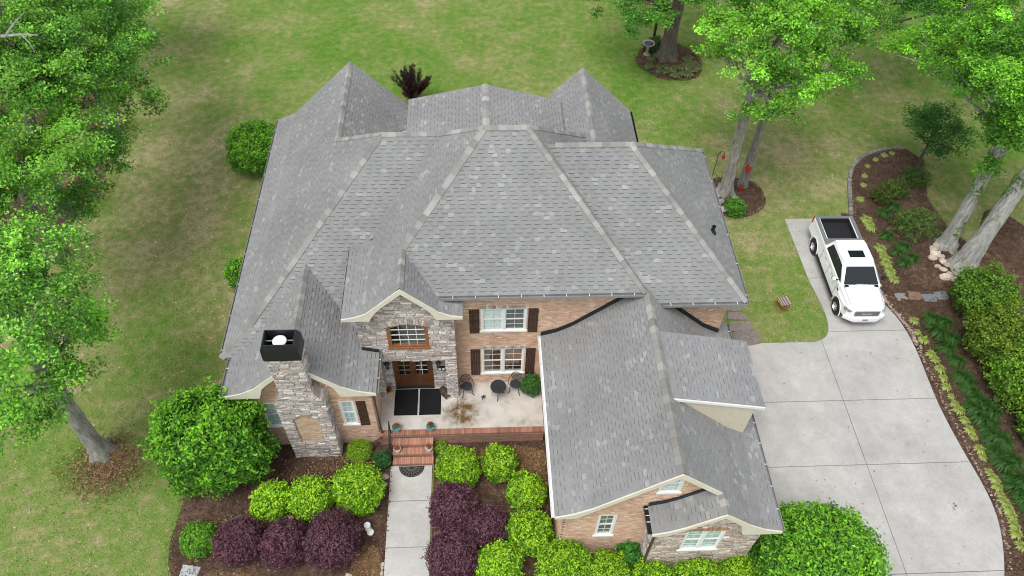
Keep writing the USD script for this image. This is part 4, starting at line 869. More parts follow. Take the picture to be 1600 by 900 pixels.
def shrub(name, label, cat, x, y, r, base, light, n, seed, leaf=.075, h=.92, group=None, lump=.16, sx=1.0, sy=1.0, square=2.4, stem=True, z0=0.0, upright=0.0):
    """A clipped shrub: a lumpy dome of leaves several layers deep over a twiggy core."""
    rg = np.random.default_rng(seed); th = thing(name, label, cat, (x, y, z0), group=group)
    sx *= rg.uniform(.93, 1.08); sy *= rg.uniform(.93, 1.08); h *= rg.uniform(.94, 1.07)
    d = sphere_dirs(n, rg, -.55)
    k = (np.abs(d) ** square).sum(1) ** (-1 / square)
    bump_ = 1 + lump * 2 * (meshkit.fbm(d * 2.1 + seed * 1.7, 3) - .5) + lump * .9 * (meshkit.noise(d * 6 + seed) - .5)
    depth = 1 + .06 * rg.random(n) * (rg.random(n) < .3) - np.abs(rg.normal(0, .10, n)) - .40 * rg.random(n) ** 3
    P = d * (k * bump_ * depth * r)[:, None] * A3(sx, sy, h) + A3(0, 0, r * h * .88)
    P[:, 2] = np.maximum(P[:, 2], .04)
    N = d * .8 + A3(0, 0, .35 + upright)
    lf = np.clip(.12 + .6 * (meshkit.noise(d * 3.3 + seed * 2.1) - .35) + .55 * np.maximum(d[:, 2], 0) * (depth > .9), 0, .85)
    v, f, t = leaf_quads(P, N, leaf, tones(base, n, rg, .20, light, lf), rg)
    ns = int(16 * r + 8); sd = sphere_dirs(ns, rg, -.1); ks = (np.abs(sd) ** square).sum(1) ** (-1 / square); q = rg.uniform(.86, 1.16, (ns, 12)) * rg.uniform(.92, 1.04, (ns, 1))
    Ps = ((sd * (ks * (1 + lump * 2 * (meshkit.fbm(sd * 2.1 + seed * 1.7, 3) - .5)) * r)[:, None])[:, None] * q[..., None] * A3(sx, sy, h) + A3(0, 0, r * h * .88) + rg.normal(0, leaf * .35, (ns, 12, 3))).reshape(-1, 3)
    v2, f2, t2 = leaf_quads(Ps, np.repeat(sd * .5 + A3(0, 0, .5), 12, 0), leaf, tones(light if light is not None else base, ns * 12, rg, .22), rg)
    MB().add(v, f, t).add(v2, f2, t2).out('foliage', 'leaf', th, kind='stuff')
    if stem:
        s = MB()
        for i in range(7):
            a = i * .9 + rg.random(); e = A3(math.cos(a) * r * .55 * sx, math.sin(a) * r * .55 * sy, r * h * rg.uniform(.9, 1.4)); s.tube([(0, 0, -.02), e * (.4, .4, .45), e], [.03 + r * .015, .02, .008], 5, tone=(.10, .075, .055))
        s.out('stem', 'bark', th)
    return th
GB, GL = A3(.135, .29, .014), A3(.39, .58, .030)
GREENS = [
    ('round bright green clipped shrub left of its row below the chimney', -7.95, 12.30, .94), ('round bright green clipped shrub, middle of the row below the chimney', -6.46, 12.32, .98), ('largest round bright green clipped shrub, left of the walkway', -4.72, 12.55, 1.20),
    ('round bright green shrub right of the brick steps', -.96, 13.40, 1.02), ('round green shrub against the straw mulch before the porch', .64, 13.55, .90), ('round green shrub left of the garage gutter, upper of two', 1.60, 12.34, .98), ('round green shrub left of the garage gutter, lower of two', 1.66, 10.72, 1.08),
    ('round yellow green shrub beside the purple ones at the lower edge', .50, 9.60, 1.00), ('round green shrub below the single garage window', 2.8, 9.3, 1.2), ('round green shrub beneath the corner of the garage brick wall', 4.35, 9.05, 1.05), ('round green shrub left beneath the double garage window', 5.85, 8.72, 1.12), ('round green shrub right beneath the double garage window', 7.4, 8.65, 1.15), ('round dark green shrub at the right corner of the stone garage wall', 9.0, 8.9, 1.05)]
for i, (lb, x, y, r) in enumerate(GREENS):
    w = 1.0 if i in (0, 1, 2, 7) else .85
    shrub('green_shrub', lb, 'shrub', x, y + .04, r * .80, GB * w * R.uniform(.9, 1.1), GL * w * R.uniform(.92, 1.1), int(6200 * r ** 1.6), 20 + i, leaf=.098, h=.98, lump=.24, group='round clipped green shrubs', square=2.15)
PB, PL = A3(.088, .029, .046), A3(.205, .094, .120)
for i, (lb, x, y, r) in enumerate([('round purple leaved shrub, leftmost of the left three', -8.87, 10.75, 1.05), ('round purple leaved shrub, middle of the left three', -7.22, 10.62, .96), ('widest round purple leaved shrub, left of the white ornament', -5.45, 10.66, 1.18), ('round purple leaved shrub by the walkway, uppermost right of it', -1.15, 11.78, 1.08), ('small round purple leaved shrub between two green ones', .05, 11.05, .93), ('round purple leaved shrub by the walkway at the lower edge', -1.16, 9.92, 1.15)]):
    shrub('purple_shrub', lb, 'shrub', x, y + .02, r * .84, PB * R.uniform(.92, 1.1), PL * R.uniform(.92, 1.08), int(9000 * r ** 1.6), 60 + i, leaf=.082, h=.95, group='round purple leaved shrubs', square=2.15, lump=.22)
DG, DL = A3(.060, .165, .014), A3(.185, .395, .022)
shrub('evergreen_bush', 'very large glossy dark green bush left of the stone chimney', 'bush', -9.95, 13.95, 1.97, DG, DL, 27000, 80, leaf=.15, h=1.32, lump=.30, square=2.7, sx=1.0, sy=.88)
shrub('evergreen_bush', 'large bright green bush between the garage and the driveway', 'bush', 11.45, 9.05, 1.95, DG * 1.15, A3(.205, .42, .028), 30000, 81, leaf=.14, h=.92, lump=.24, square=3.0, sx=1.05, sy=.95)
shrub('small_bush', 'small bright green bush left of the purple shrubs', 'bush', -10.45, 11.04, .58, DG * 1.2, A3(.18, .34, .025), 3800, 82, leaf=.11, h=.8)
shrub('lime_shrub', 'low lime green mound at the corner by the brown downspout', 'shrub', -4.92, 14.50, .48, A3(.20, .34, .015), A3(.32, .46, .03), 3200, 83, leaf=.05, h=.62, square=3)
shrub('lime_shrub', 'tiny lime green tuft right beside the brick steps', 'shrub', -1.70, 14.60, .27, A3(.18, .30, .02), A3(.33, .45, .04), 1200, 84, leaf=.05, h=.7)
shrub('small_bush', 'small dark green bush by the black handrail', 'bush', -3.98, 14.05, .36, A3(.03, .10, .025), A3(.06, .17, .035), 1800, 85, leaf=.07, h=.9)
sb_ = thing('spiky_shrub', 'spiky dark maroon shrub behind the house', 'shrub', (-3.75, 37.3, 0)); rg = np.random.default_rng(86); q = MB(); st_ = MB()
for i in range(46):
    a = rg.uniform(0, 6.283); lean = rg.uniform(.05, .62); Ht = rg.uniform(1.3, 2.4) * (1 - .3 * lean); e = A3(math.cos(a) * lean * 1.9, math.sin(a) * lean * 1.9, Ht); st_.tube([(0, 0, 0), e * (.45, .45, .5), e], [.03, .02, .006], 4, tone=(.05, .03, .025))
    n = 150; k = rg.uniform(.3, 1.04, n) ** .8; P = e * k[:, None] * np.c_[k ** .3, k ** .3, np.ones(n)] + rg.normal(0, .055, (n, 3))
    v, f, t = leaf_quads(P, rg.normal(0, .6, (n, 3)) + A3(0, 0, .5), .11, tones((.022, .009, .010), n, rg, .3, (.055, .020, .018), .25), rg, aspect=.45); q.add(v, f, t)
q.out('foliage', 'leaf', sb_, kind='stuff'); st_.out('stem', 'bark', sb_)
shrub('evergreen_bush', 'wide green bush at the far left corner of the roof', 'bush', -11.75, 31.9, 1.5, DG, DL * .9, 13000, 87, leaf=.13, h=.85, lump=.3)
shrub('small_bush', 'small green bush below the left roof edge', 'bush', -11.15, 23.5, .62, DG, DL, 2500, 88, leaf=.11, h=1.3)
HB, HL = A3(.075, .165, .014), A3(.19, .345, .026)
for i, (lb, x, y, r, hh, br, dk) in enumerate([('rounded green hedge bush nearest the two pale trunks', 23.0, 20.9, 1.30, 1.0, .05, .80), ('bronze tipped hedge bush, second below the pale trunks', 22.75, 18.6, 1.35, .95, .5, .85), ('tall bright green hedge bush at the right edge', 24.3, 17.6, 1.5, 1.15, .1, 1.0), ('broad yellow green hedge bush over the grassy border', 22.85, 16.5, 1.35, 1.0, .15, 1.05), ('dark green hedge bush at the right edge, lower', 24.2, 14.9, 1.4, 1.0, 0, .75), ('low end bush of the hedge above the border grass', 22.95, 14.4, 1.05, .9, .05, .85)]):
    shrub('hedge_bush', lb, 'bush', x, y, r, (HB + A3(.04, 0, 0) * br) * dk, (HL + A3(.08, -.07, 0) * br) * dk, int(7000 * r ** 1.5), 90 + i, leaf=.125, h=hh, lump=.42, group='hedge beside the driveway', square=2.2)
shrub('potted_shrub', 'round dark green shrub on the porch beside the garage roof', 'shrub', 2.02, 16.72, .44, A3(.030, .10, .018), A3(.075, .20, .03), 2600, 97, leaf=.07, h=1.0, z0=.9)
for i, (lb, x, y, r, c) in enumerate([('low olive bush in the curved mulch bed', 22.2, 26.3, .98, 1.15), ('loose grey green plant at the top of the mulch bed', 22.2, 29.0, .6, 1.0), ('dark ferny plant under the small tree', 23.5, 29.8, .72, .8), ('small reddish green plant in the curved bed', 21.3, 28.5, .6, .7)]):
    shrub('bed_plant', lb, 'plant', x, y, r, A3(.055, .10, .018) * c + A3(.02, 0, .0) * (i == 3), A3(.12, .18, .03) * c, int(2100 * r), 100 + i, leaf=.10, h=.62, lump=.6)
shrub('bed_plant', 'dark green shrub at the foot of the twin trunks', 'plant', 13.25, 27.75, .52, A3(.06, .17, .02), A3(.13, .30, .03), 1700, 105, leaf=.1, h=.8, lump=.4)
shrub('bed_plant', 'dark green fern beside the far tree trunk', 'plant', 11.3, 42.3, .62, A3(.03, .085, .02), A3(.05, .13, .03), 1500, 106, leaf=.12, h=.8, lump=.4)
shrub('bed_plant', 'large leaved dark plant against the garage brick corner', 'plant', 5.2, 9.85, .42, A3(.04, .15, .02), A3(.07, .22, .03), 420, 107, leaf=.2, h=1.5, lump=.4)

# strappy and tufted border plants: one of each kind, then copies
def tuft(path, n, r, h, base, tip, seed, w=.02):
    rg = np.random.default_rng(seed); m = MB()
    for i in range(n):
        a = rg.uniform(0, 2 * math.pi); q = rg.uniform(.25, 1); d = A3(math.cos(a), math.sin(a), 0); s = A3(-d[1], d[0], 0) * w * rg.uniform(.7, 1.3)
        p0 = d * rg.uniform(0, .12) * r; p1 = d * r * q * .6 + A3(0, 0, h * rg.uniform(.6, 1)); p2 = d * r * q * 1.15 + A3(0, 0, h * rg.uniform(.1, .65))
        t = A3(*base) * rg.uniform(.7, 1.3); t2 = A3(*tip) * rg.uniform(.8, 1.2)
        m.add([p0 - s * .6, p0 + s * .6, p1 + s, p1 - s, p2], [[0, 1, 2], [0, 2, 3], [3, 2, 4]], [t * .8, t * .8, t, t, t2])
    m.out('leaves', 'leaf', path, kind='stuff')
LIME = [(20.04, 28.49), (20.57, 29.56), (20.89, 30.31), (21.33, 31.08), (21.98, 31.60), (22.58, 31.97), (23.08, 32.12), (19.79, 26.93), (19.89, 26.34), (19.83, 24.93), (19.86, 24.29), (19.79, 23.45), (19.82, 22.92), (19.86, 20.45), (19.82, 19.80), (19.87, 19.36), (19.94, 18.56), (20.00, 18.28), (20.03, 17.77), (20.01, 17.31), (19.94, 16.85), (19.98, 16.40), (19.97, 16.02), (19.98, 15.71), (20.06, 15.25), (20.07, 14.77), (20.11, 14.47), (20.10, 13.89), (20.11, 13.54), (20.06, 12.90), (20.12, 12.62), (20.11, 12.24), (20.11, 11.90), (20.09, 11.63), (20.12, 11.32), (20.15, 11.04), (20.06, 10.73), (19.98, 10.36), (19.95, 9.87), (19.84, 26.6), (19.86, 24.6), (19.82, 23.9), (19.8, 23.2)]
first = None
for i, (x, y) in enumerate(LIME):
    lb, gp = 'small lime green tuft in the row along the driveway bed', 'lime tufts edging the driveway bed'
    sc = R.uniform(.8, 1.25) * (.8 if i < 7 else 1.25 if 7 <= i <= 12 or i > 38 else 1.0)
    x += .12
    if first is None:
        first = thing('lime_tuft', lb, 'plant', (x, y, .03), group=gp); tuft(first, 110, .24, .20, (.33, .42, .09), (.60, .66, .25), 5, .019)
    else: copy_thing(first, 'lime_tuft', lb, (x, y, .03), R.uniform(0, 360), gp, 'plant', sc)
LIRI = [(20.97, 27.30), (21.73, 26.60), (21.65, 27.76), (21.10, 24.92), (21.32, 24.19), (20.57, 25.72), (20.67, 24.63), (20.79, 23.91), (20.80, 20.45), (21.33, 20.25), (20.72, 19.72), (21.34, 19.35), (20.75, 18.83), (20.99, 18.14), (20.84, 17.31), (20.90, 16.65), (20.72, 15.71), (20.80, 15.25), (20.87, 14.79), (20.74, 14.21), (20.75, 13.63), (20.82, 13.20), (20.83, 12.65), (20.84, 12.11), (20.91, 11.71), (21.34, 13.32), (21.31, 14.19), (21.0, 17.0), (21.1, 16.1), (21.2, 15.0), (21.2, 12.4), (21.0, 11.2), (21.3, 11.6), (21.35, 15.6), (21.0, 14.4), (20.95, 10.6), (21.3, 10.9), (20.9, 10.0)]
first = None
for i, (x, y) in enumerate(LIRI):
    up = i < 8
    lb, gp = ('grassy dark green clump in the curved bed beside the pickup', 'grassy clumps beside the pickup') if up else ('grassy dark green clump in the border under the hedge', 'grassy clumps under the hedge')
    if first is None:
        first = thing('grass_clump', lb, 'plant', (x, y, .03), group=gp); tuft(first, 170, .46, .38, (.040, .120, .018), (.080, .20, .03), 6, .016)
    else: copy_thing(first, 'grass_clump', lb, (x, y, .03), R.uniform(0, 360), gp, 'plant', R.uniform(.85, 1.2) * (1.0 if up else 1.1))
first = None
rg = np.random.default_rng(3)
for i in range(34):
    a = rg.uniform(-3.5, .5); r = rg.uniform(.9, 1.9); x, y = 12.2 + r * math.cos(a), 41.2 + r * math.sin(a)
    lb, gp = 'small yellow green bedding plant around the far tree', 'bedding plants around the far tree'
    if first is None:
        first = thing('bedding_plant', lb, 'plant', (x, y, .03), group=gp); tuft(first, 60, .26, .24, (.13, .16, .05), (.22, .24, .09), 9, .05)
    else: copy_thing(first, 'bedding_plant', lb, (x, y, .03), rg.uniform(0, 360), gp, 'plant', rg.uniform(.8, 1.3))

# ------------------------------------------------------------------ trees
def tree(name, label, trunk, blobs, base, light, seed, leaf=.15, per=3.3, nleaf=92, bark=(.20, .185, .165), group=None, extra=(), clump=.42, flat=.6):
    """trunk: [(x, y, z, radius), ...] from the ground up; blobs: (x, y, z, rx, rz) lobes of the crown; the crown is leaf sprays set over the lobes, with gaps."""
    rg = np.random.default_rng(seed); x0, y0 = trunk[0][:2]; th = thing(name, label, 'tree', (x0, y0, 0), group=group)
    o = A3(x0, y0, 0); tp = np.array([t[:3] for t in trunk]) - o; tr = np.array([t[3] for t in trunk])
    s = MB(); fine = np.linspace(0, 1, 22) ** 1.35; from_ = np.linspace(0, 1, len(tp))
    P = np.c_[[np.interp(fine, from_, tp[:, k]) for k in range(3)]].T; Rr = np.interp(fine, from_, tr) * (1 + .65 * np.exp(-np.maximum(P[:, 2], 0) / .28))
    s.tube(P, Rr, 20, tone=bark)
    vv = s.v[0]; nz_ = meshkit.fbm(vv * A3(2.6, 2.6, .9) + seed, 3) - .5
    th_ = np.tile(np.arange(20) / 20 * 6.283, 22); lob = .22 * np.cos(5 * th_ + seed) * np.exp(-np.maximum(vv[:, 2], 0) / .35)
    s.v[0] = vv + (vv - np.repeat(P, 20, 0)) * (nz_ * .5 + lob)[:, None]
    s.out('trunk', 'bark', th, smooth=True)
    b = MB()
    for (bx, by, bz, rx, rz) in blobs:
        e = A3(bx, by, bz) - o; k = int(np.clip(np.argmin(np.abs(P[:, 2] - (e[2] - rz - rx * .5))), 8, 21)); a = P[k]; m = (a + e) / 2 + A3(0, 0, .1 * rx) + rg.normal(0, .2, 3)
        b.tube([a, m, e], [max(.05, Rr[k] * .55), max(.035, Rr[k] * .32), .03], 7, tone=bark)
        for j in range(4):
            d = sphere_dirs(1, rg, -.1)[0] * A3(rx, rx, rz) * .85; q = m + (e - m) * rg.uniform(.3, 1)
            b.tube([q, q + d * .5 + rg.normal(0, .1, 3), e + d], [.04, .025, .01], 5, tone=bark)
    for pts, rad in extra: b.tube(np.array(pts) - o, rad, 6, tone=A3(.42, .40, .37))
    b.out('limbs', 'bark', th)
    V = []
    cr = MB()
    for bi, (bx, by, bz, rx, rz) in enumerate(blobs):
        c = A3(bx, by, bz) - o; nc = int(per * 4 * (rx * rx * .6 + rx * rz * .7)); d = sphere_dirs(nc, rg, -.45)
        k = rg.uniform(.62, 1.08, nc) * (1 + .5 * (meshkit.fbm(d * 1.8 + seed + bi * 3.1, 2) - .5))
        C = c + d * k[:, None] * A3(rx, rx, rz)
        keep = meshkit.noise(C * .9 + seed * 1.3) > .21; C, d = C[keep], d[keep]; nc = len(C)
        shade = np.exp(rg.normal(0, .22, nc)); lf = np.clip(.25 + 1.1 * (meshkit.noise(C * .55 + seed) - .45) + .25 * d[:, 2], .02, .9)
        n = nc * nleaf; ci = np.repeat(np.arange(nc), nleaf)
        g3 = rg.normal(0, 1, (n, 3)); g3 /= np.linalg.norm(g3, axis=1)[:, None]; g3 *= (rg.random(n) ** .5 * clump * rg.uniform(.8, 1.25, nc)[ci])[:, None]; g3[:, 2] *= flat
        sw = d[ci] * A3(1, 1, .3)
        Pn = C[ci] + g3 + sw * (g3 * sw).sum(1)[:, None] * .7
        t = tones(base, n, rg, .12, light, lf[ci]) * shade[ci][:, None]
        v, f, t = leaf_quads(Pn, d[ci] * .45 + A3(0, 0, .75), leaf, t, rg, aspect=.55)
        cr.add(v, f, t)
    cr.out('crown', 'leaf', th, kind='stuff')
    return th
OB, OL = A3(.092, .235, .028), A3(.27, .51, .055)
tree('oak_tree', 'oak with a pale leaning trunk on the left lawn', [(-15.15, 14.85, -.1, .36), (-15.12, 14.9, 2.0, .29), (-15.0, 14.9, 4.2, .27), (-14.9, 15.0, 6.2, .22), (-14.7, 15.1, 8.6, .12)],
     [(-13.9, 15.5, 8.6, 1.5, 1.1), (-13.6, 15.7, 7.0, 1.0, .8), (-14.6, 16.6, 9.6, 1.7, 1.2), (-14.6, 17.8, 8.4, 1.4, 1.0), (-14.35, 13.9, 7.2, 1.2, .9), (-13.85, 14.45, 6.1, .75, .55), (-15.2, 12.9, 6.6, 1.3, .9), (-13.55, 16.2, 6.7, .8, .6), (-14.1, 14.0, 9.2, 1.3, .9), (-16.2, 15.2, 9.4, 1.7, 1.3), (-14.4, 13.2, 5.9, .8, .55), (-16.6, 17.2, 8.6, 1.6, 1.2)],
     OB, OL, 201, leaf=.12, nleaf=110, bark=(.36, .345, .31), extra=[([(-15, 14.9, 4.6), (-15.6, 14.4, 5.6), (-16.2, 14.2, 6.4)], [.13, .1, .06])])
tree('leafy_tree', 'broad green tree at the left edge, nearer of the thicket', [(-20.2, 25.5, -.1, .30), (-19.6, 24.8, 4, .24), (-18.4, 23.8, 8, .15)],
     [(-16.6, 21.9, 8.6, 1.7, 1.2), (-15.9, 23.0, 8.4, 1.5, 1.1), (-15.5, 24.3, 6.7, 1.1, .8), (-16.2, 23.5, 5.6, 1.1, .8), (-17.3, 21.4, 7.6, 1.5, 1.1), (-15.9, 24.3, 8.4, 1.3, 1.0), (-15.3, 26.0, 6.6, .9, .6), (-18.3, 22.6, 9.4, 1.9, 1.4), (-17.9, 24.4, 10.2, 1.9, 1.3), (-19.0, 20.9, 8.0, 1.7, 1.2)], OB * .95, OL * .92, 202, leaf=.125, nleaf=120)
tree('leafy_tree', 'tall green tree behind, with a bare grey branch at the left edge', [(-21, 28.5, -.1, .32), (-20, 28, 5, .26), (-18.5, 27.2, 9.5, .14)],
     [(-17.6, 26.8, 10.6, 1.8, 1.3), (-16.9, 28.0, 10.6, 1.7, 1.2), (-17.2, 25.6, 9.8, 1.6, 1.1), (-15.9, 25.7, 10.0, 1.3, .9), (-16.6, 26.4, 8.6, 1.5, 1.0), (-19.2, 27.6, 11.2, 2.0, 1.4), (-18.9, 25.4, 10.0, 1.8, 1.3), (-15.2, 27.4, 8.8, 1.3, .9)], OB * .9, OL * .85, 203, leaf=.125, nleaf=120,
     extra=[([(-18.4, 26.2, 11.3), (-17.5, 25.8, 11.7), (-16.6, 25.6, 11.9), (-15.9, 25.4, 12.0)], [.07, .06, .045, .02]), ([(-17.3, 25.75, 11.75), (-16.9, 26.2, 12.1), (-16.7, 26.6, 12.2)], [.04, .03, .012]), ([(-16.6, 25.6, 11.9), (-16.2, 25.2, 11.8), (-16.0, 24.9, 11.6)], [.035, .025, .01])])
tree('leafy_tree', 'bright green tree at the far end of the left thicket', [(-20.5, 35, -.1, .32), (-19.5, 34, 4, .25), (-17.5, 32, 8, .13)],
     [(-15.4, 27.8, 9.2, 1.3, .9), (-15.6, 30.4, 8.1, 1.5, 1.1), (-15.5, 29.1, 6.6, 1.2, .8), (-16.2, 27.6, 10.0, 1.5, 1.1), (-16.7, 33.3, 6.6, 1.4, 1.0), (-16.4, 31.7, 9.4, 1.5, 1.0), (-16.0, 33.0, 8.4, 1.2, .8), (-17.6, 30.2, 10.2, 1.8, 1.2), (-18.2, 33.4, 9.0, 1.9, 1.3), (-17.6, 35.6, 7.6, 1.5, 1.0)], OB * .95, OL * .95, 204, leaf=.125, nleaf=120)
tree('leafy_tree', 'dark tree at the top of the left thicket', [(-22.5, 43, -.1, .3), (-21.5, 42, 5, .22), (-20, 41, 8, .12)],
     [(-19.3, 39.5, 8.0, 1.9, 1.3), (-20.6, 41, 9, 2.2, 1.5), (-18.9, 42.2, 6.6, 1.5, 1.0), (-21.5, 38.2, 8.6, 2.1, 1.4), (-23.5, 40.5, 9, 2.2, 1.5)], OB * .75, OL * .65, 205, leaf=.17)
PBK = (.36, .35, .31)
tree('twin_trunk_tree', 'tall tree with two pale trunks right of the house', [(13.13, 29.35, -.1, .33), (13.05, 29.35, 2.5, .27), (12.85, 29.3, 5.5, .235), (12.75, 29.2, 8.5, .16)],
     [(13.4, 29.1, 9.4, 1.6, 1.1), (11.95, 30.2, 8.7, 1.3, .9), (16.0, 30.2, 8.9, 1.6, 1.1), (11.45, 30.2, 7.6, .95, .65), (12.3, 28.3, 8.2, 1.1, .8), (14.5, 27.9, 8.2, 1.3, .9), (16.5, 29.3, 7.6, 1.1, .8), (13.25, 26.95, 7.1, .85, .6), (13.9, 29.6, 10.2, 1.8, 1.2), (16.9, 31.0, 9.2, 1.4, 1.0), (13.2, 31.5, 9.3, 1.5, 1.0), (15.2, 31.8, 10.0, 1.7, 1.1), (14.9, 28.6, 7.2, .9, .6), (12.65, 28.9, 5.4, .5, .9), (11.3, 31.6, 8.4, 1.1, .8)],
     A3(.085, .225, .018), A3(.25, .49, .04), 206, leaf=.14, nleaf=112, bark=PBK,
     extra=[([(13.2, 29.0, 7.2), (12.7, 28.3, 7.9), (12.4, 27.9, 8.9)], [.07, .05, .02]), ([(13.2, 28.6, 7.5), (13.6, 27.7, 7.9), (14.3, 27.3, 8.3), (14.8, 27.2, 8.6)], [.06, .05, .035, .015])])
s2 = MB(); P = np.array([(14.15, 29.75, -.1), (14.05, 29.6, 2.0), (13.9, 29.3, 4.5), (13.7, 29.1, 7.5)]) - A3(13.13, 29.35, 0)
fine = np.linspace(0, 1, 18); P = np.c_[[np.interp(fine, np.linspace(0, 1, 4), P[:, k]) for k in range(3)]].T; Rr = np.interp(fine, [0, .3, 1], [.30, .22, .13]); s2.tube(P, Rr, 12, tone=(.26, .245, .22))
s2.v[0] = s2.v[0] + (s2.v[0] - np.repeat(P, 12, 0)) * ((meshkit.fbm(s2.v[0] * A3(2.6, 2.6, .9) + 4, 3) - .5) * .5)[:, None]
s2.out('trunk', 'bark', '/World/twin_trunk_tree', smooth=True, label='darker second trunk')
tree('shade_tree', 'large tree with a furrowed brown trunk in the far round bed', [(12.05, 41.7, -.1, .50), (12.1, 41.7, 2.5, .40), (12.2, 41.6, 6, .33), (12.1, 41.5, 9, .2)],
     [(9.6, 39.6, 4.9, 1.5, .9), (7.5, 40.4, 4.7, 1.1, .7), (8.6, 38.7, 4.2, .8, .5), (10.5, 38.2, 4.6, .8, .6), (13.2, 40.0, 5.3, 1.2, .8), (11.2, 39.3, 6.3, 1.4, .9), (14.8, 41.0, 5.6, 1.5, .9), (12.2, 42.5, 9.5, 3.0, 1.8), (8.8, 42.0, 6.6, 2.0, 1.2), (15.0, 43.5, 7.5, 2.2, 1.4), (10.6, 44.5, 8, 2.4, 1.4)], A3(.05, .155, .016), A3(.14, .33, .028), 207, leaf=.14, nleaf=112, bark=(.16, .135, .115), per=2.3)
tree('leaning_trunk_tree', 'tree with a thick pale trunk leaning right, lower of two', [(23.75, 23.75, -.1, .50), (23.95, 24.0, 2.2, .36), (24.5, 24.6, 5.5, .33), (25.0, 25.2, 9.0, .22)],
     [(22.6, 24.3, 8.4, .9, .7), (24.4, 24.9, 9.6, 1.6, 1.1), (22.8, 26.0, 9.6, 1.3, .9), (25.6, 24.2, 10.5, 2.0, 1.4), (26.5, 26.5, 10.5, 2.2, 1.5), (23.9, 27.2, 10.4, 1.6, 1.1), (23.4, 25.4, 8.2, 1.2, .8), (24.6, 26.0, 7.8, 1.3, .9), (22.4, 27.6, 9.6, 1.5, 1.0), (23.6, 29.2, 10.0, 1.7, 1.1), (25.0, 23.4, 8.6, 1.2, .8)], A3(.070, .19, .014), A3(.20, .42, .030), 208, leaf=.14, nleaf=112, bark=(.44, .43, .40))
tree('leaning_trunk_tree', 'tree with a slimmer pale trunk and vines, upper of two', [(23.55, 25.2, -.1, .36), (23.5, 25.4, 2.2, .29), (23.6, 25.9, 5.5, .25), (23.7, 26.5, 9.0, .16)],
     [(21.6, 25.9, 9.6, 1.3, .9), (21.0, 26.7, 8.7, 1.1, .75), (21.5, 28.2, 8.8, 1.3, .9), (22.9, 28.6, 9.8, 1.5, 1.0), (23.2, 25.6, 6.6, .8, .8), (23.3, 25.5, 5.0, .5, .5), (22.5, 25.2, 7.6, .9, .6), (21.2, 29.9, 8.2, 1.3, .8), (22.2, 31.0, 8.6, 1.4, .9), (20.6, 31.4, 7.2, .9, .6), (23.9, 25.9, 6.4, .7, .6)], A3(.07, .19, .014), A3(.21, .45, .026), 209, leaf=.14, nleaf=112, bark=(.42, .41, .38))
vn = MB(); rg = np.random.default_rng(12); n = 1300; q = rg.random(n); a = rg.uniform(0, 6.28, n)
for (A, B, ra) in [((23.6, 25.2, .8), (23.6, 25.9, 5.5), .33), ((23.95, 24.0, 1.2), (24.5, 24.6, 5.5), .39)]:
    q = rg.random(n) ** .8; keep = meshkit.noise(np.c_[q * 7, a, np.full(n, A[1])]) > .52; P = A3(*A) + (A3(*B) - A3(*A)) * q[:, None] + np.c_[np.cos(a) * ra, np.sin(a) * ra, np.zeros(n)]
    v, f, t = leaf_quads(P[keep], np.c_[np.cos(a), np.sin(a), np.full(n, .5)][keep], .11, tones((.07, .17, .02), keep.sum(), rg, .25, (.17, .30, .03), .4), rg); vn.add(v, f, t)
vn.out('ivy', 'leaf', label='ivy climbing the two pale trunks at the right', cat='vine', kind='stuff')
tree('leafy_tree', 'dark green tree overhanging the lawn at the top right', [(31.5, 40.5, -.1, .35), (29.5, 39.5, 4, .28), (26, 37.5, 7.5, .15)],
     [(21.0, 35.0, 6.2, 1.2, .7), (22.8, 35.6, 6.8, 1.4, .9), (20.6, 37.4, 6.6, 1.3, .8), (24.6, 36.2, 7.4, 1.6, 1.0), (23.4, 38.6, 7.6, 1.9, 1.2), (26.4, 38.5, 8.2, 2.0, 1.3), (21.8, 40.0, 7.2, 1.6, 1.0), (23.4, 33.6, 6.4, .9, .6), (25.6, 34.6, 7.6, 1.3, .9), (27.8, 36.8, 8.6, 1.8, 1.2), (18.8, 39.4, 6.8, 1.4, .8), (22.6, 37.0, 7.4, 1.6, 1.0), (25.4, 40.6, 8.4, 2.0, 1.3), (20.2, 36.0, 6.6, 1.1, .7), (28.6, 34.0, 8.4, 1.6, 1.1)], A3(.04, .135, .012), A3(.15, .34, .024), 210, leaf=.14, nleaf=112, per=2.3)
tree('leafy_tree', 'green tree filling the top edge right of the twin trunks', [(19.5, 50, -.1, .35), (19, 48, 4, .28), (18.5, 45, 8, .15)],
     [(16.8, 41.2, 6.0, 1.5, .9), (18.6, 42.2, 6.6, 1.8, 1.1), (20.6, 43.4, 7.2, 1.9, 1.2), (17.2, 44.4, 7.6, 2.0, 1.3), (22.8, 44.6, 7.2, 1.9, 1.2)], A3(.045, .145, .014), A3(.155, .36, .026), 211, leaf=.14, nleaf=112, per=2.2)
tree('small_tree', 'small dark green layered tree at the head of the curved bed', [(24.1, 30.9, -.1, .09), (24.15, 31.0, 1.2, .07), (24.2, 31.1, 2.6, .04)],
     [(24.2, 31.1, 2.9, 1.3, .45), (23.2, 30.9, 2.5, .8, .3), (25.3, 30.9, 2.5, .9, .3), (24.4, 30.1, 2.2, .8, .3), (23.8, 32.0, 2.6, .8, .3), (25.0, 31.9, 2.9, .8, .3)], A3(.042, .125, .020), A3(.085, .20, .032), 212, leaf=.13, per=4.6, nleaf=70, bark=(.12, .1, .08))

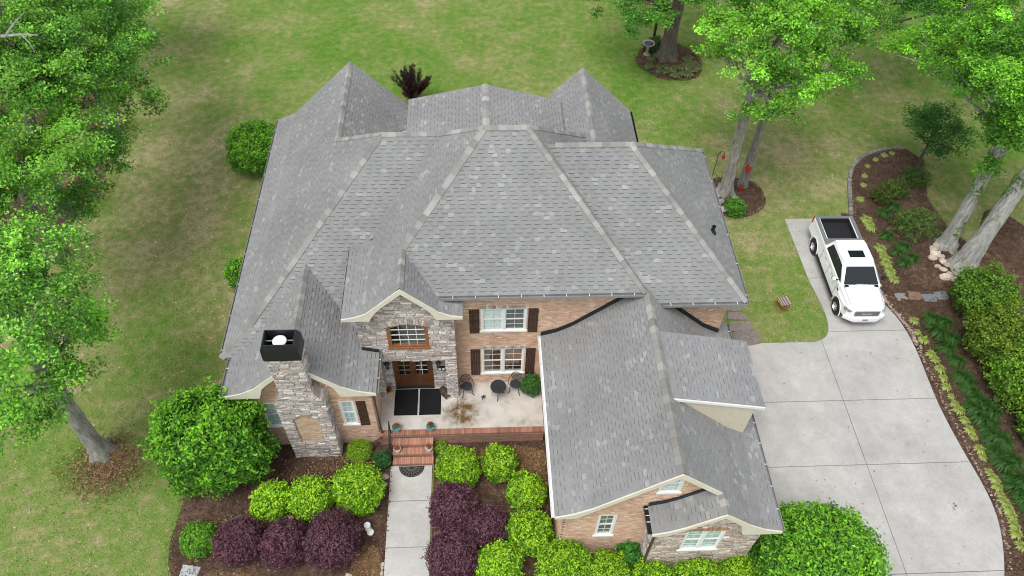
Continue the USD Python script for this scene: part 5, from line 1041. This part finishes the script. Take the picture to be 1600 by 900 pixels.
# ------------------------------------------------------------------ pickup truck (local: forward +x, left +y, rear axle at the origin)
M['car_paint'] = look('white_car_paint_look', 0.28, (0.84, 0.85, 0.86), [(2.0, 0.985, 1.01, 2)], coat=0.6)
M['car_glass'] = look('dark_car_glass_look', 0.05, (0.012, 0.016, 0.018), spec=0.6)
M['tyre'] = look('tyre_look', 0.85, (0.018, 0.018, 0.019), [(30, 0.8, 1.2, 2)])
M['chrome'] = look('chrome_look', 0.16, (0.75, 0.76, 0.78), metal=1.0)
M['rail_grey'] = look('bed_rail_look', 0.6, (0.17, 0.17, 0.175), [(20, 0.85, 1.15, 2)])
M['liner'] = look('bed_liner_look', 0.85, (0.016, 0.016, 0.018), [(25, 0.7, 1.3, 3)])
M['red_lens'] = look('red_lens_look', 0.25, (0.36, 0.012, 0.012))
M['lens'] = look('headlight_lens_look', 0.12, (0.30, 0.32, 0.34), [(30, 0.5, 1.4, 2)], spec=0.8)

def rhull(pts, r=.06, n=14):
    """The convex hull of small spheres at the points: a rounded solid."""
    sp = manifold3d.Manifold.sphere(r, n)
    return manifold3d.Manifold.batch_hull([sp.translate([float(a) for a in p]) for p in pts])
def sym(pts): return list(pts) + [(x, -y, z) for x, y, z in pts]
def mbox(lo, hi): return manifold3d.Manifold.cube([hi[k] - lo[k] for k in range(3)]).translate(list(lo))

WB = 3.74; PU = thing('pickup_truck', 'white crew cab pickup truck parked nose down on the driveway', 'pickup', (17.47, 24.86, .035), -91.0)
fc = .085
low = rhull(sym([(-1.09, .90, .58), (-1.09, .90, .99), (1.4, .925, .53), (1.4, .935, .99), (3.9, .925, .53), (3.9, .92, .99), (4.40, .80, .58), (4.38, .80, .97), (4.50, .60, .58), (4.49, .60, .97)]), fc, 20)
bedb = rhull(sym([(-1.07, .895, .9), (-1.07, .87, 1.31), (.92, .925, .9), (.92, .90, 1.31)]), fc, 20)
doors = rhull(sym([(.84, .925, .8), (.84, .895, 1.27), (3.12, .925, .8), (3.20, .89, 1.24)]), fc, 20)
hood = rhull(sym([(2.9, .895, .9), (2.9, .86, 1.21), (3.05, .55, 1.285), (3.05, .20, 1.31), (3.8, .55, 1.255), (3.8, .2, 1.275), (4.28, .82, .9), (4.22, .77, 1.12), (4.34, .50, 1.155), (4.38, .2, 1.17), (4.50, .55, .8), (4.49, .55, 1.0)]), fc, 20)
roofc = rhull(sym([(.82, .868, 1.25), (.98, .625, 1.81), (1.20, .64, 1.838), (1.2, .3, 1.852), (2.15, .655, 1.842), (2.15, .3, 1.856), (2.43, .63, 1.80), (3.27, .835, 1.235)]), .085, 20)
body = low + bedb + doors + hood + roofc
body -= rhull(sym([(-.98, .70, 1.05), (-.98, .70, 1.7), (.58, .70, 1.05), (.58, .70, 1.7)]), .03)
for x in (0, WB):
    for s in (-1, 1): body -= manifold3d.Manifold.cylinder(.42, .475, .475, 40, True).rotate([90, 0, 0]).translate([x, s * .93, .40])
body -= mbox((-1.4, -.7, .2), (4.4, .7, .5))
tm = body.to_mesh(); bt = trimesh.Trimesh(tm.vert_properties[:, :3], tm.tri_verts)
MB().mesh(bt).out('body', 'car_paint', PU, smooth=42)
# greenhouse glass, laid a little proud of the roof shell
def quad_panel(name, c, mat, th_=.012, lift=.004):
    c = np.array(c, float); n = newell(c); cen = c.mean(0)
    if (n @ (cen - A3(1.9, 0, 1.3))) < 0: n = -n
    m = len(c); v = np.vstack([c + n * (lift + .058), c + n * (lift - th_ + .05)])
    f = [[0, k, k + 1] for k in range(1, m - 1)] + [[m, m + k + 1, m + k] for k in range(1, m - 1)] + [[k, m + k, m + (k + 1) % m] for k in range(m)] + [[k, m + (k + 1) % m, (k + 1) % m] for k in range(m)]
    if (np.cross(v[1] - v[0], v[2] - v[0]) @ n) < 0: f = [q[::-1] for q in f]
    return MB().add(v, f).out(name, mat, PU)
A, B_ = A3(3.30, .87, 1.26), A3(2.45, .67, 1.83)
L = lambda t, y: A + (B_ - A) * t
ws = [L(.12, 0) * (1, 0, 1) + A3(0, .80, 0), L(.92, 0) * (1, 0, 1) + A3(0, .64, 0), L(.92, 0) * (1, 0, 1) - A3(0, .64, 0), L(.12, 0) * (1, 0, 1) - A3(0, .80, 0)]
quad_panel('windshield', ws, 'car_glass')
MB().tube([tuple(A3(*(L(.10, 0) * (1, 0, 1) + A3(0, y, 0))) + A3(.055, 0, .066)) for y in (-.76, 0, .76)], .012, 5).out('windshield_seal', 'liner', PU)
def side_pts(s):
    p = lambda x, t: A3(x, s * (.895 - t * .215), 1.28 + t * .57)
    return [[p(.97, .10), p(1.10, .80), p(1.888, .84), p(1.888, .10)], [p(1.90, .10), p(1.90, .84), p(2.38, .82), p(3.10, .10)]]
for s in (1, -1):
    for c in side_pts(s): quad_panel('side_window', c, 'car_glass')
C_, D_ = A3(.79, .90, 1.28), A3(.95, .66, 1.84); Lr = lambda t: C_ + (D_ - C_) * t
quad_panel('rear_window', [Lr(.25) * (1, 0, 1) + A3(0, .70, 0), Lr(.85) * (1, 0, 1) + A3(0, .56, 0), Lr(.85) * (1, 0, 1) - A3(0, .56, 0), Lr(.25) * (1, 0, 1) - A3(0, .70, 0)], 'car_glass')
MB().box((1.72, -.30, 1.935), (2.02, .30, 1.955)).out('sunroof', 'car_glass', PU)
MB().box((1.66, -.36, 1.93), (2.08, .36, 1.948)).out('sunroof_frame', 'car_glass', PU)
# bed: liner, rails, folded panel behind the cab
MB().box((-1.0, -.72, 1.035), (.60, .72, 1.05)).box((-1.0, -.735, 1.05), (.60, -.722, 1.36)).box((-1.0, .722, 1.05), (.60, .735, 1.36)).box((.595, -.72, 1.05), (.608, .72, 1.38)).box((-1.01, -.72, 1.05), (-.998, .72, 1.36)).out('bed_liner', 'liner', PU)
for s in (1, -1):
    MB().mesh(rhull([(-1.10, s * .78, 1.40), (.76, s * .80, 1.40), (-1.10, s * .92, 1.40), (.76, s * .935, 1.40)], .022, 8)).out('bed_rail', 'rail_grey', PU, smooth=35)
MB().mesh(rhull(sym([(-1.09, .76, 1.40), (-1.02, .76, 1.40)]), .022, 8)).out('tailgate_cap', 'rail_grey', PU, smooth=35)
MB().mesh(rhull(sym([(.42, .74, 1.405), (.72, .74, 1.405)]), .028, 8)).out('folded_bed_cover', 'rail_grey', PU, smooth=35)
for x in (-.6, -.2, .2): MB().box((x, -.7, 1.05), (x + .12, .7, 1.058)).out('liner_rib', 'liner', PU)
# front
gm = MB().mesh(rhull(sym([(4.575, .52, .80), (4.56, .56, 1.06)]), .035, 8)).out('grille', 'chrome', PU, smooth=35)
for k in range(5): MB().box((4.606, -.56, .80 + k * .056), (4.622, .56, .828 + k * .056)).out('grille_bar', 'rail_grey', gm)
MB().mesh(rhull(sym([(4.62, .20, .92), (4.62, .24, .96)]), .014, 6)).out('grille_bar', 'chrome', gm)
MB().mesh(rhull(sym([(4.66, .55, .52), (4.66, .55, .68), (4.46, .92, .54), (4.46, .92, .68)]), .05)).out('front_bumper', 'car_paint', PU, smooth=35)
MB().mesh(rhull(sym([(4.70, .48, .47), (4.70, .50, .50)]), .03, 8)).out('skid_plate', 'chrome', PU, smooth=35)
MB().mesh(rhull(sym([(-1.24, .80, .56), (-1.24, .80, .70), (-1.12, .9, .56)]), .05)).out('rear_bumper', 'chrome', PU, smooth=35)
MB().box((4.70, -.12, .585), (4.725, .12, .66)).out('plate_holder', 'rail_grey', PU)
for s in (1, -1):
    MB().mesh(rhull([(4.50, s * .68, 1.02), (4.50, s * .68, .84), (4.24, s * .925, 1.03), (4.24, s * .925, .92), (4.40, s * .85, .82), (4.46, s * .82, 1.06)], .03, 8)).out('headlight', 'lens', PU, smooth=35)
    MB().mesh(rhull([(-1.14, s * .95, 1.02), (-1.14, s * .93, 1.34), (-1.06, s * .975, 1.02), (-1.06, s * .955, 1.34)], .025, 8)).out('taillight', 'red_lens', PU, smooth=35)
    MB().mesh(rhull([(2.87, s * 1.10, 1.30), (2.87, s * 1.22, 1.30), (2.87, s * 1.10, 1.46), (2.87, s * 1.22, 1.46), (2.95, s * 1.12, 1.38)], .035, 8)).out('side_mirror', 'car_paint' if s < 0 else 'liner', PU, smooth=35)
    MB().tube([(2.90, s * .93, 1.30), (2.89, s * 1.1, 1.34)], .03, 6).box((2.822, s * 1.16 - .09, 1.29), (2.834, s * 1.16 + .09, 1.47)).out('mirror_arm', 'car_glass', PU)
    MB().box((.55, s * 1.0 - .06, .40), (3.2, s * 1.0 + .06, .45)).out('running_board', 'liner', PU)
    MB().box((3.16, s * 1.003 - .012, 1.06), (3.36, s * 1.003 + .012, 1.12)).out('side_vent', 'car_glass', PU)
    for x in (1.32, 2.28): MB().mesh(rhull([(x, s * 1.022, 1.14), (x + .2, s * 1.022, 1.14)], .018, 8)).out('door_handle', 'chrome', PU, smooth=35)
    g_ = MB()
    for x in (.94, 1.90, 3.06): g_.box((x, s * 1.017 - .004, .56), (x + .012, s * 1.017 + .004, 1.22))
    g_.out('door_gaps', 'liner', PU, kind='stuff')
    for x in (0, WB):
        MB().tube([(x + .50 * math.cos(a), s * 1.0, .40 + .50 * math.sin(a)) for a in np.linspace(-.12, math.pi + .12, 22)], .028, 6).out('wheel_arch_trim', 'car_paint', PU, smooth=40)
        prof = [(.21, -.135), (.33, -.14), (.39, -.11), (.405, -.05), (.405, .05), (.39, .11), (.33, .14), (.21, .135)]
        rot = trimesh.transformations.rotation_matrix(-math.pi / 2 * s, [1, 0, 0]); rot[:3, 3] = (x, s * .90, .40)
        def place(mb):
            v = np.vstack(mb.v) @ rot[:3, :3].T + rot[:3, 3]; return MB().add(v, np.vstack(mb.f))
        wp = place(MB().lathe(prof, n=36)).out('wheel', 'tyre', PU, smooth=35)
        rim = MB().lathe([(.255, .135), (.245, .11), (.225, .06), (.10, .05), (.06, .11), (.001, .115)], n=30)
        for k in range(6):
            a = k * math.pi / 3; c, d = math.cos(a), math.sin(a)
            for w in (-.05, .05): rim.bar((.05 * c - w * d * .5, .05 * d + w * c * .5, .105), (.235 * c - w * d, .235 * d + w * c, .118), .04, .03)
        place(rim).out('rim', 'chrome', wp, smooth=30)
        place(MB().lathe([(.225, .04), (.12, .035), (.001, .04)], n=24)).out('brake_disc', 'liner', wp)
for s in (1, -1): MB().tube([(3.36, s * .80, 1.325), (3.7, s * .785, 1.302), (4.34, s * .74, 1.232)], .006, 5).out('hood_gap', 'liner', PU); MB().tube([(3.36, s * .06 - .1, 1.36), (3.12, s * .42 - .1, 1.455)], .010, 5).out('wiper', 'liner', PU)
MB().box((3.22, -.78, 1.30), (3.36, .78, 1.352)).out('cowl', 'liner', PU)
MB().tube([(.95, .70, 1.865), (2.3, .725, 1.895)], .006, 5).out('roof_seam', 'rail_grey', PU); MB().tube([(.95, -.70, 1.865), (2.3, -.725, 1.895)], .006, 5).out('roof_seam', 'rail_grey', PU)
MB().box((-1.0, -.55, .42), (4.3, .55, .55)).out('chassis', 'liner', PU)

# ------------------------------------------------------------------ small things
ST = thing('folding_stool', 'orange wooden folding stool with a striped cloth seat on the lawn', 'stool', (14.05, 21.45, 0), 12)
W3 = A3(.42, .13, .035)
for y in (-.24, .24):
    for s in (-1, 1): MB().bar((-.26 * s, y + .02 * s, .0), (.26 * s, y + .02 * s, .52), .045, .03, up=(0, 1, 0), tone=W3 * R.uniform(.85, 1.1)).out('leg', 'tone_matte', ST)
for x in (-.26, .26): MB().bar((x, -.29, .53), (x, .29, .53), .04, tone=W3).out('seat_bar', 'tone_matte', ST); MB().bar((x * .9, -.25, .05), (x * .9, .25, .05), .03, tone=W3).out('stretcher', 'tone_matte', ST)
cl = MB(); xs = np.linspace(-.28, .28, 15)
for i in range(14):
    z = lambda x: .555 - .07 * (1 - (x / .28) ** 2); t = [(.36, .30, .27), (.09, .055, .055), (.28, .25, .24)][i % 3]
    cl.add([[xs[i], -.25, z(xs[i])], [xs[i + 1], -.25, z(xs[i + 1])], [xs[i + 1], .25, z(xs[i + 1])], [xs[i], .25, z(xs[i])]], [[0, 1, 2, 3]], t)
cl.out('seat', 'tone_matte', ST)

def pot(name, label, x, y, z, r, h, tone, flower, fl_tone, group=None, seed=0, leafy=(.10, .18, .04)):
    p = thing(name, label, 'flower pot', (x, y, z), group=group)
    MB().lathe([(.001, 0), (r * .68, 0), (r * .95, h * .8), (r * 1.08, h * .82), (r * 1.08, h), (r * .92, h), (r * .9, h * .85), (.001, h * .85)], n=20, tone=tone).out('pot', 'tone_gloss', p, smooth=40)
    rg = np.random.default_rng(seed); d = sphere_dirs(160, rg, -.2); P = d * r * 1.05 * rg.uniform(.3, 1, (160, 1)) + A3(0, 0, h + r * .35); t = tones(leafy, 160, rg, .25, fl_tone, flower)
    v, f, t = leaf_quads(P, d, .06, t, rg); MB().add(v, f, t).out('flowers', 'leaf', p)
TE, WH, RD = (.10, .34, .30), (.62, .60, .54), (.42, .07, .025)
pot('flower_pot', 'teal pot with rusty red flowers by the handrail', -3.40, 15.03, .9, .16, .26, TE, .75, RD, 'pots on the porch edge', 1)
pot('flower_pot', 'teal pot with brown plants right of the porch steps', -2.06, 15.03, .9, .16, .26, TE, .8, (.20, .07, .035), 'pots on the porch edge', 2, (.12, .10, .05))
pot('flower_pot', 'white pot with red flowers on the left of the middle step', -3.38, 14.36, .45, .14, .22, WH, .7, RD, 'pots on the steps', 3)
pot('flower_pot', 'white pot with red flowers on the right of the middle step', -2.14, 14.36, .45, .14, .22, WH, .7, RD, 'pots on the steps', 4)
PL_ = thing('planter_box', 'yellow planter box with red flowers left of the doors', 'planter', (-3.80, 16.72, .9))
MB().prism(Polygon([(-.15, -.13), (.15, -.13), (.15, .13), (-.15, .13)]), 0, .22, (.55, .50, .17)).out('box', 'tone_gloss', PL_)
rg = np.random.default_rng(6); d = sphere_dirs(140, rg, 0); v, f, t = leaf_quads(d * .17 * rg.uniform(.3, 1, (140, 1)) + A3(0, 0, .26), d, .07, tones((.07, .11, .03), 140, rg, .2, (.40, .03, .02), .7), rg); MB().add(v, f, t).out('flowers', 'leaf', PL_)
sp_ = thing('seedling', 'tiny grey green sprig lying on the porch floor', 'plant', (.04, 16.42, .9)); tuft(sp_, 26, .13, .08, (.07, .10, .06), (.12, .16, .09), 14, .02)

BB = thing('bird_bath', 'concrete bird bath on a pedestal beside the far tree', 'bird bath', (10.85, 41.9, 0))
MB().lathe([(.001, 0), (.24, 0), (.22, .08), (.12, .15), (.09, .45), (.12, .68), (.001, .68)], n=18, tone=(.33, .27, .21)).out('pedestal', 'tone_matte', BB, smooth=40)
MB().lathe([(.10, .66), (.30, .76), (.40, .86), (.38, .88), (.32, .84), (.001, .79)], n=24, tone=(.34, .31, .27)).out('basin', 'tone_matte', BB, smooth=40)
MB().lathe([(.30, .835), (.001, .835)], n=20).out('water', 'car_glass', BB)
po_ = thing('garden_post', 'dark wooden post behind the bird bath', 'post', (11.45, 43.2, 0)); MB().box((-.07, -.07, 0), (.07, .07, 1.9), (.035, .028, .022)).out('post', 'tone_matte', po_)
HK = thing('garden_hook', 'thin iron garden hook with a red feeder left of the twin trunks', 'garden hook', (12.72, 30.6, 0)); MB().tube([(0, 0, 0), (0, 0, 1.5), (.12, 0, 1.72), (.28, 0, 1.66), (.3, 0, 1.5)], .018, 6).tube([(0, 0, 1.3), (-.14, 0, 1.5), (-.28, 0, 1.42)], .014, 6).out('hook', 'iron', HK)
MB().lathe([(.001, 1.2), (.10, 1.22), (.07, 1.28), (.06, 1.44), (.001, 1.5)], (.3, 0, 0), 10, (.40, .03, .02)).out('feeder', 'tone_gloss', HK)
for i, (x, y, z, lb) in enumerate([(13.95, 29.35, 0.0, 'red flowers in a pot at the foot of the twin trunks'), (13.88, 29.15, 1.5, 'red feeder hung on the darker twin trunk')]):
    p = thing('red_flower_pot' if i == 0 else 'hanging_feeder', lb, 'flower pot' if i == 0 else 'feeder', (x, y, z)); MB().lathe([(.001, 0), (.07, 0), (.09, .2), (.001, .18)], n=12, tone=(.40, .04, .02)).out('pot', 'tone_gloss', p)
    d = sphere_dirs(80, rg, -.3); v, f, t = leaf_quads(d * .14 + A3(0, 0, .25), d, .09, tones((.05, .12, .03), 80, rg, .2, (.5, .02, .02), .55 if i == 0 else .85), rg); MB().add(v, f, t).out('flowers', 'leaf', p)
WO = thing('garden_ornament', 'small white urn shaped ornament beside the walkway', 'ornament', (-4.36, 11.40, .03))
MB().lathe([(.001, 0), (.12, 0), (.125, .03), (.075, .08), (.05, .17), (.07, .24), (.12, .28), (.125, .31), (.095, .315), (.08, .28), (.001, .27)], n=24, tone=(.78, .78, .75)).out('urn', 'tone_gloss', WO, smooth=40)
MB().lathe([(.001, .0), (.13, 0.02), (.13, .05), (.11, .065), (.001, .08)], (.10, -.16, 0), 24, (.80, .79, .76)).out('round_lid', 'tone_gloss', WO, smooth=40)

def rock(name, label, cat, x, y, r, tone, seed, group=None, flat=.6, z=0.0):
    rg = np.random.default_rng(seed); m = trimesh.creation.icosphere(2, 1.0); v = np.array(m.vertices); v *= (.55 + .9 * meshkit.fbm(v * 1.7 + seed * 5.3, 3))[:, None] * A3(rg.uniform(.8, 1.25), rg.uniform(.7, 1.1), flat) * r
    path = MB().add(v, m.faces, A3(*tone) * rg.uniform(.8, 1.15)).out(name, 'rock', loc=(x, y, z + r * flat * .35)); tag(path, label, cat, group)
for i, (x, y) in enumerate([(23.04, 25.19), (23.26, 24.92), (22.71, 24.63), (22.95, 24.41), (23.00, 23.90), (22.71, 23.58), (22.83, 23.24), (22.93, 22.96), (22.60, 23.09), (22.47, 24.34), (24.1, 25.9), (22.9, 24.1), (22.5, 23.8), (22.75, 24.95)]):
    rock('pale_rock', 'pale pinkish rock in the pile at the foot of the leaning trunks', 'rock', x, y, .13 + .11 * R.random(), A3(.52, .43, .35) * R.uniform(.8, 1.15), 300 + i, 'pale rocks at the leaning trunks')
edge = smooth_line([(23.9, 32.62), (22.1, 32.25), (20.68, 31.15), (19.98, 29.65), (19.5, 28.0), (19.3, 27.35)], 8)
from shapely.geometry import LineString
ln = LineString(edge)
for i, q in enumerate(np.arange(0, ln.length, .33)):
    p = ln.interpolate(q); n2 = ln.interpolate(min(q + .1, ln.length)); an = math.atan2(n2.y - p.y, n2.x - p.x)
    Mx = np.eye(4); Mx[:2, :2] = [[math.cos(an), -math.sin(an)], [math.sin(an), math.cos(an)]]; Mx[:3, 3] = (p.x, p.y, 0)
    h = R.uniform(.09, .14); pt = MB().prism(Polygon([(-.145, -.09), (.145, -.10), (.15, .09), (-.14, .10)]).buffer(-.02).buffer(.02, quad_segs=2), -.02, h, A3(.21, .195, .18) * R.uniform(.8, 1.25), frame=Mx).out('edging_stone', 'rock')
    tag(pt, 'grey block in the curved stone edging of the mulch bed', 'edging stone', 'curved stone edging')
for i, (x, y, r) in enumerate([(12.55, 29.0, .24), (12.72, 28.55, .2), (13.55, 28.75, .2), (13.75, 28.5, .17), (12.4, 29.35, .2)]): rock('grey_rock', 'grey rock around the base of the twin trunks', 'rock', x, y, r, (.30, .29, .26), 340 + i, 'rocks around the twin trunks')
rock('pink_rock', 'small pinkish rock at the walkway edge, larger one', 'rock', -3.85, 13.45, .13, (.50, .38, .31), 350, z=.02); rock('pink_rock', 'small pale rock at the walkway edge, lower one', 'rock', -3.86, 13.15, .10, (.56, .50, .45), 351, z=.02)
lt = thing('stone_disc', 'round pale stone disc in the mulch under the twin trunks', 'stone', (12.75, 27.95, .03)); MB().lathe([(.001, 0), (.2, 0), (.21, .04), (.001, .06)], n=16, tone=(.45, .41, .35)).out('disc', 'rock', lt)

def flag(name, label, cat, x, y, rx, ry, seed, tone, group=None, rot_=0.0, z=.03):
    rq = np.random.default_rng(seed); p = Polygon(np.array([(-rx, -ry), (rx * .2, -ry * 1.15), (rx, -ry * .8), (rx * .95, ry * .7), (rx * .1, ry), (-rx * .9, ry * .9)]) + rq.normal(0, .16, (6, 2)) * (rx, ry)).convex_hull; p = shapely.affinity.translate(p, x, y)
    q = MB().prism(p, 0, z + .02, tone).prism(p.buffer(-.02), z + .02, z + .028, tone).out(name, 'rock'); tag(q, label, cat, group)
import shapely.affinity
for i, (x, y, rx, ry) in enumerate([(11.75, 21.55, .42, .26), (11.85, 20.98, .48, .24), (11.85, 20.44, .48, .25), (11.95, 19.82, .62, .34)]):
    flag('stepping_stone', ['grey stepping stone beside the house, farthest of four', 'grey stepping stone beside the house, second from the far end', 'grey stepping stone beside the house, third from the far end', 'largest grey stepping stone, next to the driveway'][i], 'stepping stone', x, y, rx, ry, 20 + i, A3(.22, .19, .165) * R.uniform(.9, 1.15), 'stepping stones beside the house')
for i, (x, y) in enumerate([(19.98, 21.9), (20.62, 22.0), (21.3, 21.85), (22.0, 21.98)]):
    flag('flagstone', ['grey flagstone in the mulch nearest the driveway', 'rusty brown flagstone in the mulch', 'blue grey flagstone, third from the driveway', 'blue grey flagstone nearest the hedge'][i], 'flagstone', x, y, .34, .25, 30 + i, [A3(.26, .25, .24), A3(.26, .155, .11), A3(.20, .21, .22), A3(.21, .215, .225)][i], 'flagstones crossing the mulch bed')
for i, (x, y, rx, ry) in enumerate([(-3.98, 9.72, .34, .42), (-4.62, 9.45, .4, .28), (-10.63, 9.95, .38, .30)]):
    flag('flagstone', ['pale flagstone touching the walkway at the lower edge', 'pale flagstone left of the walkway, second one', 'light grey flagstone at the lower left of the bed'][i], 'flagstone', x, y, rx, ry, 40 + i, A3(.46, .42, .35) if i < 2 else A3(.42, .43, .43), 'flagstones in the lower beds')
eb = MB().bar((-10.1, 11.55, .05), (-9.1, 12.05, .07), .05, .12, tone=(.13, .11, .095)).out('edging_board', 'tone_matte'); tag(eb, 'weathered board edging the mulch above the purple shrubs', 'board')

# mulch chips, leaf crumbs, river pebbles, grass: uncountable
def inside(poly, n, rg):
    x0, y0, x1, y1 = poly.bounds; p = np.c_[rg.uniform(x0, x1, n), rg.uniform(y0, y1, n)]; return p[shapely.contains_xy(poly, p[:, 0], p[:, 1])]
rg = np.random.default_rng(55)
P = np.vstack([inside(bed_long, 52000, rg), inside(bed_left, 14000, rg), inside(bed_right, 14000, rg), inside(ring_pair, 1500, rg), inside(ring_top, 1500, rg)])
n = len(P); P3 = np.c_[P, np.full(n, .055) + rg.uniform(-.01, .03, n)]
pal = np.array([(.045, .027, .019), (.095, .058, .04), (.17, .105, .068), (.26, .18, .12), (.36, .27, .19)]); t = pal[rg.choice(5, n, p=[.34, .32, .2, .09, .05])] * rg.uniform(.7, 1.3, (n, 1))
v, f, t = leaf_quads(P3, np.tile([0, 0, 1.], (n, 1)), .085, t, rg, aspect=.38, curl=.1, spread=.5)
MB().add(v, f, t).out('mulch_chips', 'tone_matte', label='brown bark chips scattered over the planting beds', cat='mulch', kind='stuff')
P = np.vstack([inside(blob(1.0, 14.05, 1.7, .6, 9), 2200, rg), inside(blob(2.1, 13.5, .5, 1.1, 10), 900, rg), inside(blob(-9.2, 9.3, 1.9, .6, 11), 900, rg), inside(blob(-4.3, 9.9, .5, .9, 12), 400, rg), np.c_[rg.normal(-14.75, .75, 3200), rg.normal(14.25, .65, 3200)], inside(blob(-6.5, 13.9, 2.2, .5, 13), 500, rg), inside(blob(-9.5, 11.7, 1.2, .35, 14), 400, rg)])
n = len(P); pal = np.array([(.16, .09, .045), (.28, .17, .085), (.40, .28, .16), (.10, .055, .03)]); t = pal[rg.choice(4, n, p=[.35, .35, .15, .15])] * rg.uniform(.75, 1.25, (n, 1))
v, f, t = leaf_quads(np.c_[P, np.full(n, .085) + rg.uniform(-.01, .02, n)], np.tile([0, 0, 1.], (n, 1)), .10, t, rg, aspect=.4, curl=.15, spread=.5)
MB().add(v, f, t).out('dry_leaves', 'tone_matte', label='dry brown leaves and straw scattered over beds and under the oak', cat='leaf litter', kind='stuff')
ln = LineString([(18.98, 27), (19.0, 21.8), (19.55, 20.0), (19.55, 16.5), (19.74, 13.4), (19.85, 11.3), (19.15, 9.0)]); pm = MB(); ico = trimesh.creation.icosphere(1, 1.0)
for q in np.arange(0, ln.length, .028):
    p = ln.interpolate(q); r = rg.uniform(.025, .06) * (1.25 if q < 8 else .8)
    if q > 9 and rg.random() < .5: continue
    pm.add(np.array(ico.vertices) * A3(r * rg.uniform(.8, 1.4), r, r * .7) + A3(p.x + abs(rg.normal(0, .09)) + .06, p.y + rg.normal(0, .03), .05), ico.faces, A3(.30, .24, .19) * rg.uniform(.6, 1.5))
pm.out('river_pebbles', 'rock', label='brown and tan river pebbles along the driveway edge', cat='pebbles', kind='stuff', smooth=True)
cr = MB(); P = np.vstack([np.c_[rg.normal(18.35, .13, 16), rg.normal(11.55, .10, 16)], inside(drive_poly, 130, rg)]); n = len(P)
v, f, t = leaf_quads(np.c_[P, np.full(n, .045)], np.tile([0, 0, 1.], (n, 1)), .075, tones((.10, .12, .05), n, rg, .3, (.11, .08, .05), .5), rg, spread=.4); cr.add(v, f, t).out('fallen_leaves', 'tone_matte', label='few green and brown leaves fallen on the driveway', cat='leaves', kind='stuff')
# grass blades on the lawn
view = Polygon([(-34, 50), (41, 50), (20.5, 7.5), (-18.5, 8.5)])
lawn_area = view - drive_poly - bed_long - bed_left - bed_right - ring_pair - ring_top - wood_floor - Polygon([(-9.3, 15), (9.3, 9), (9.3, 24.5), (-2.8, 30), (-9.3, 30)])
P = inside(lawn_area, 430000, rg); P = P[rg.random(len(P)) < np.clip(1.5 - P[:, 1] / 55, .45, 1)]; n = len(P)
a = rg.uniform(0, 6.283, n); d = np.c_[np.cos(a), np.sin(a)]; h = rg.uniform(.015, .05, n); w = np.c_[d[:, 1], -d[:, 0]] * rg.uniform(.014, .03, (n, 1))
v = np.stack([np.c_[P - w, np.zeros(n)], np.c_[P + w, np.zeros(n)], np.c_[P + d * rg.uniform(.03, .09, (n, 1)), h]], 1).reshape(-1, 3)
dry = rg.random(n) < .22; t = np.where(dry[:, None], A3(1.25, 1.10, 1.25), A3(.90, .94, .88)) * np.exp(rg.normal(0, .30, n))[:, None]
MB().add(v, np.arange(3 * n).reshape(-1, 3), np.repeat(t, 3, 0)).out('grass', 'grass', label='short mown grass blades over the lawn', cat='grass', kind='stuff')
ap = inside(view & (bed_long.boundary.buffer(.16) | bed_left.boundary.buffer(.16) | ring_pair.boundary.buffer(.2) | ring_top.boundary.buffer(.2) | litter.boundary.buffer(.5) | wood_floor.boundary.buffer(.8)) - drive_poly.buffer(.3) - sbox(-4.4, 0, 3, 18), 400000, rg); n = len(ap)
a = rg.uniform(0, 6.283, n); d = np.c_[np.cos(a), np.sin(a)]; w = np.c_[d[:, 1], -d[:, 0]] * .018
v = np.stack([np.c_[ap - w, np.full(n, .015)], np.c_[ap + w, np.full(n, .015)], np.c_[ap + d * rg.uniform(.03, .12, (n, 1)), rg.uniform(.03, .09, n)]], 1).reshape(-1, 3)
MB().add(v, np.arange(3 * n).reshape(-1, 3), np.repeat(A3(.9, .95, .8) * np.exp(rg.normal(0, .28, n))[:, None], 3, 0)).out('edge_grass', 'grass', label='longer grass creeping over the bed edges', cat='grass', kind='stuff')
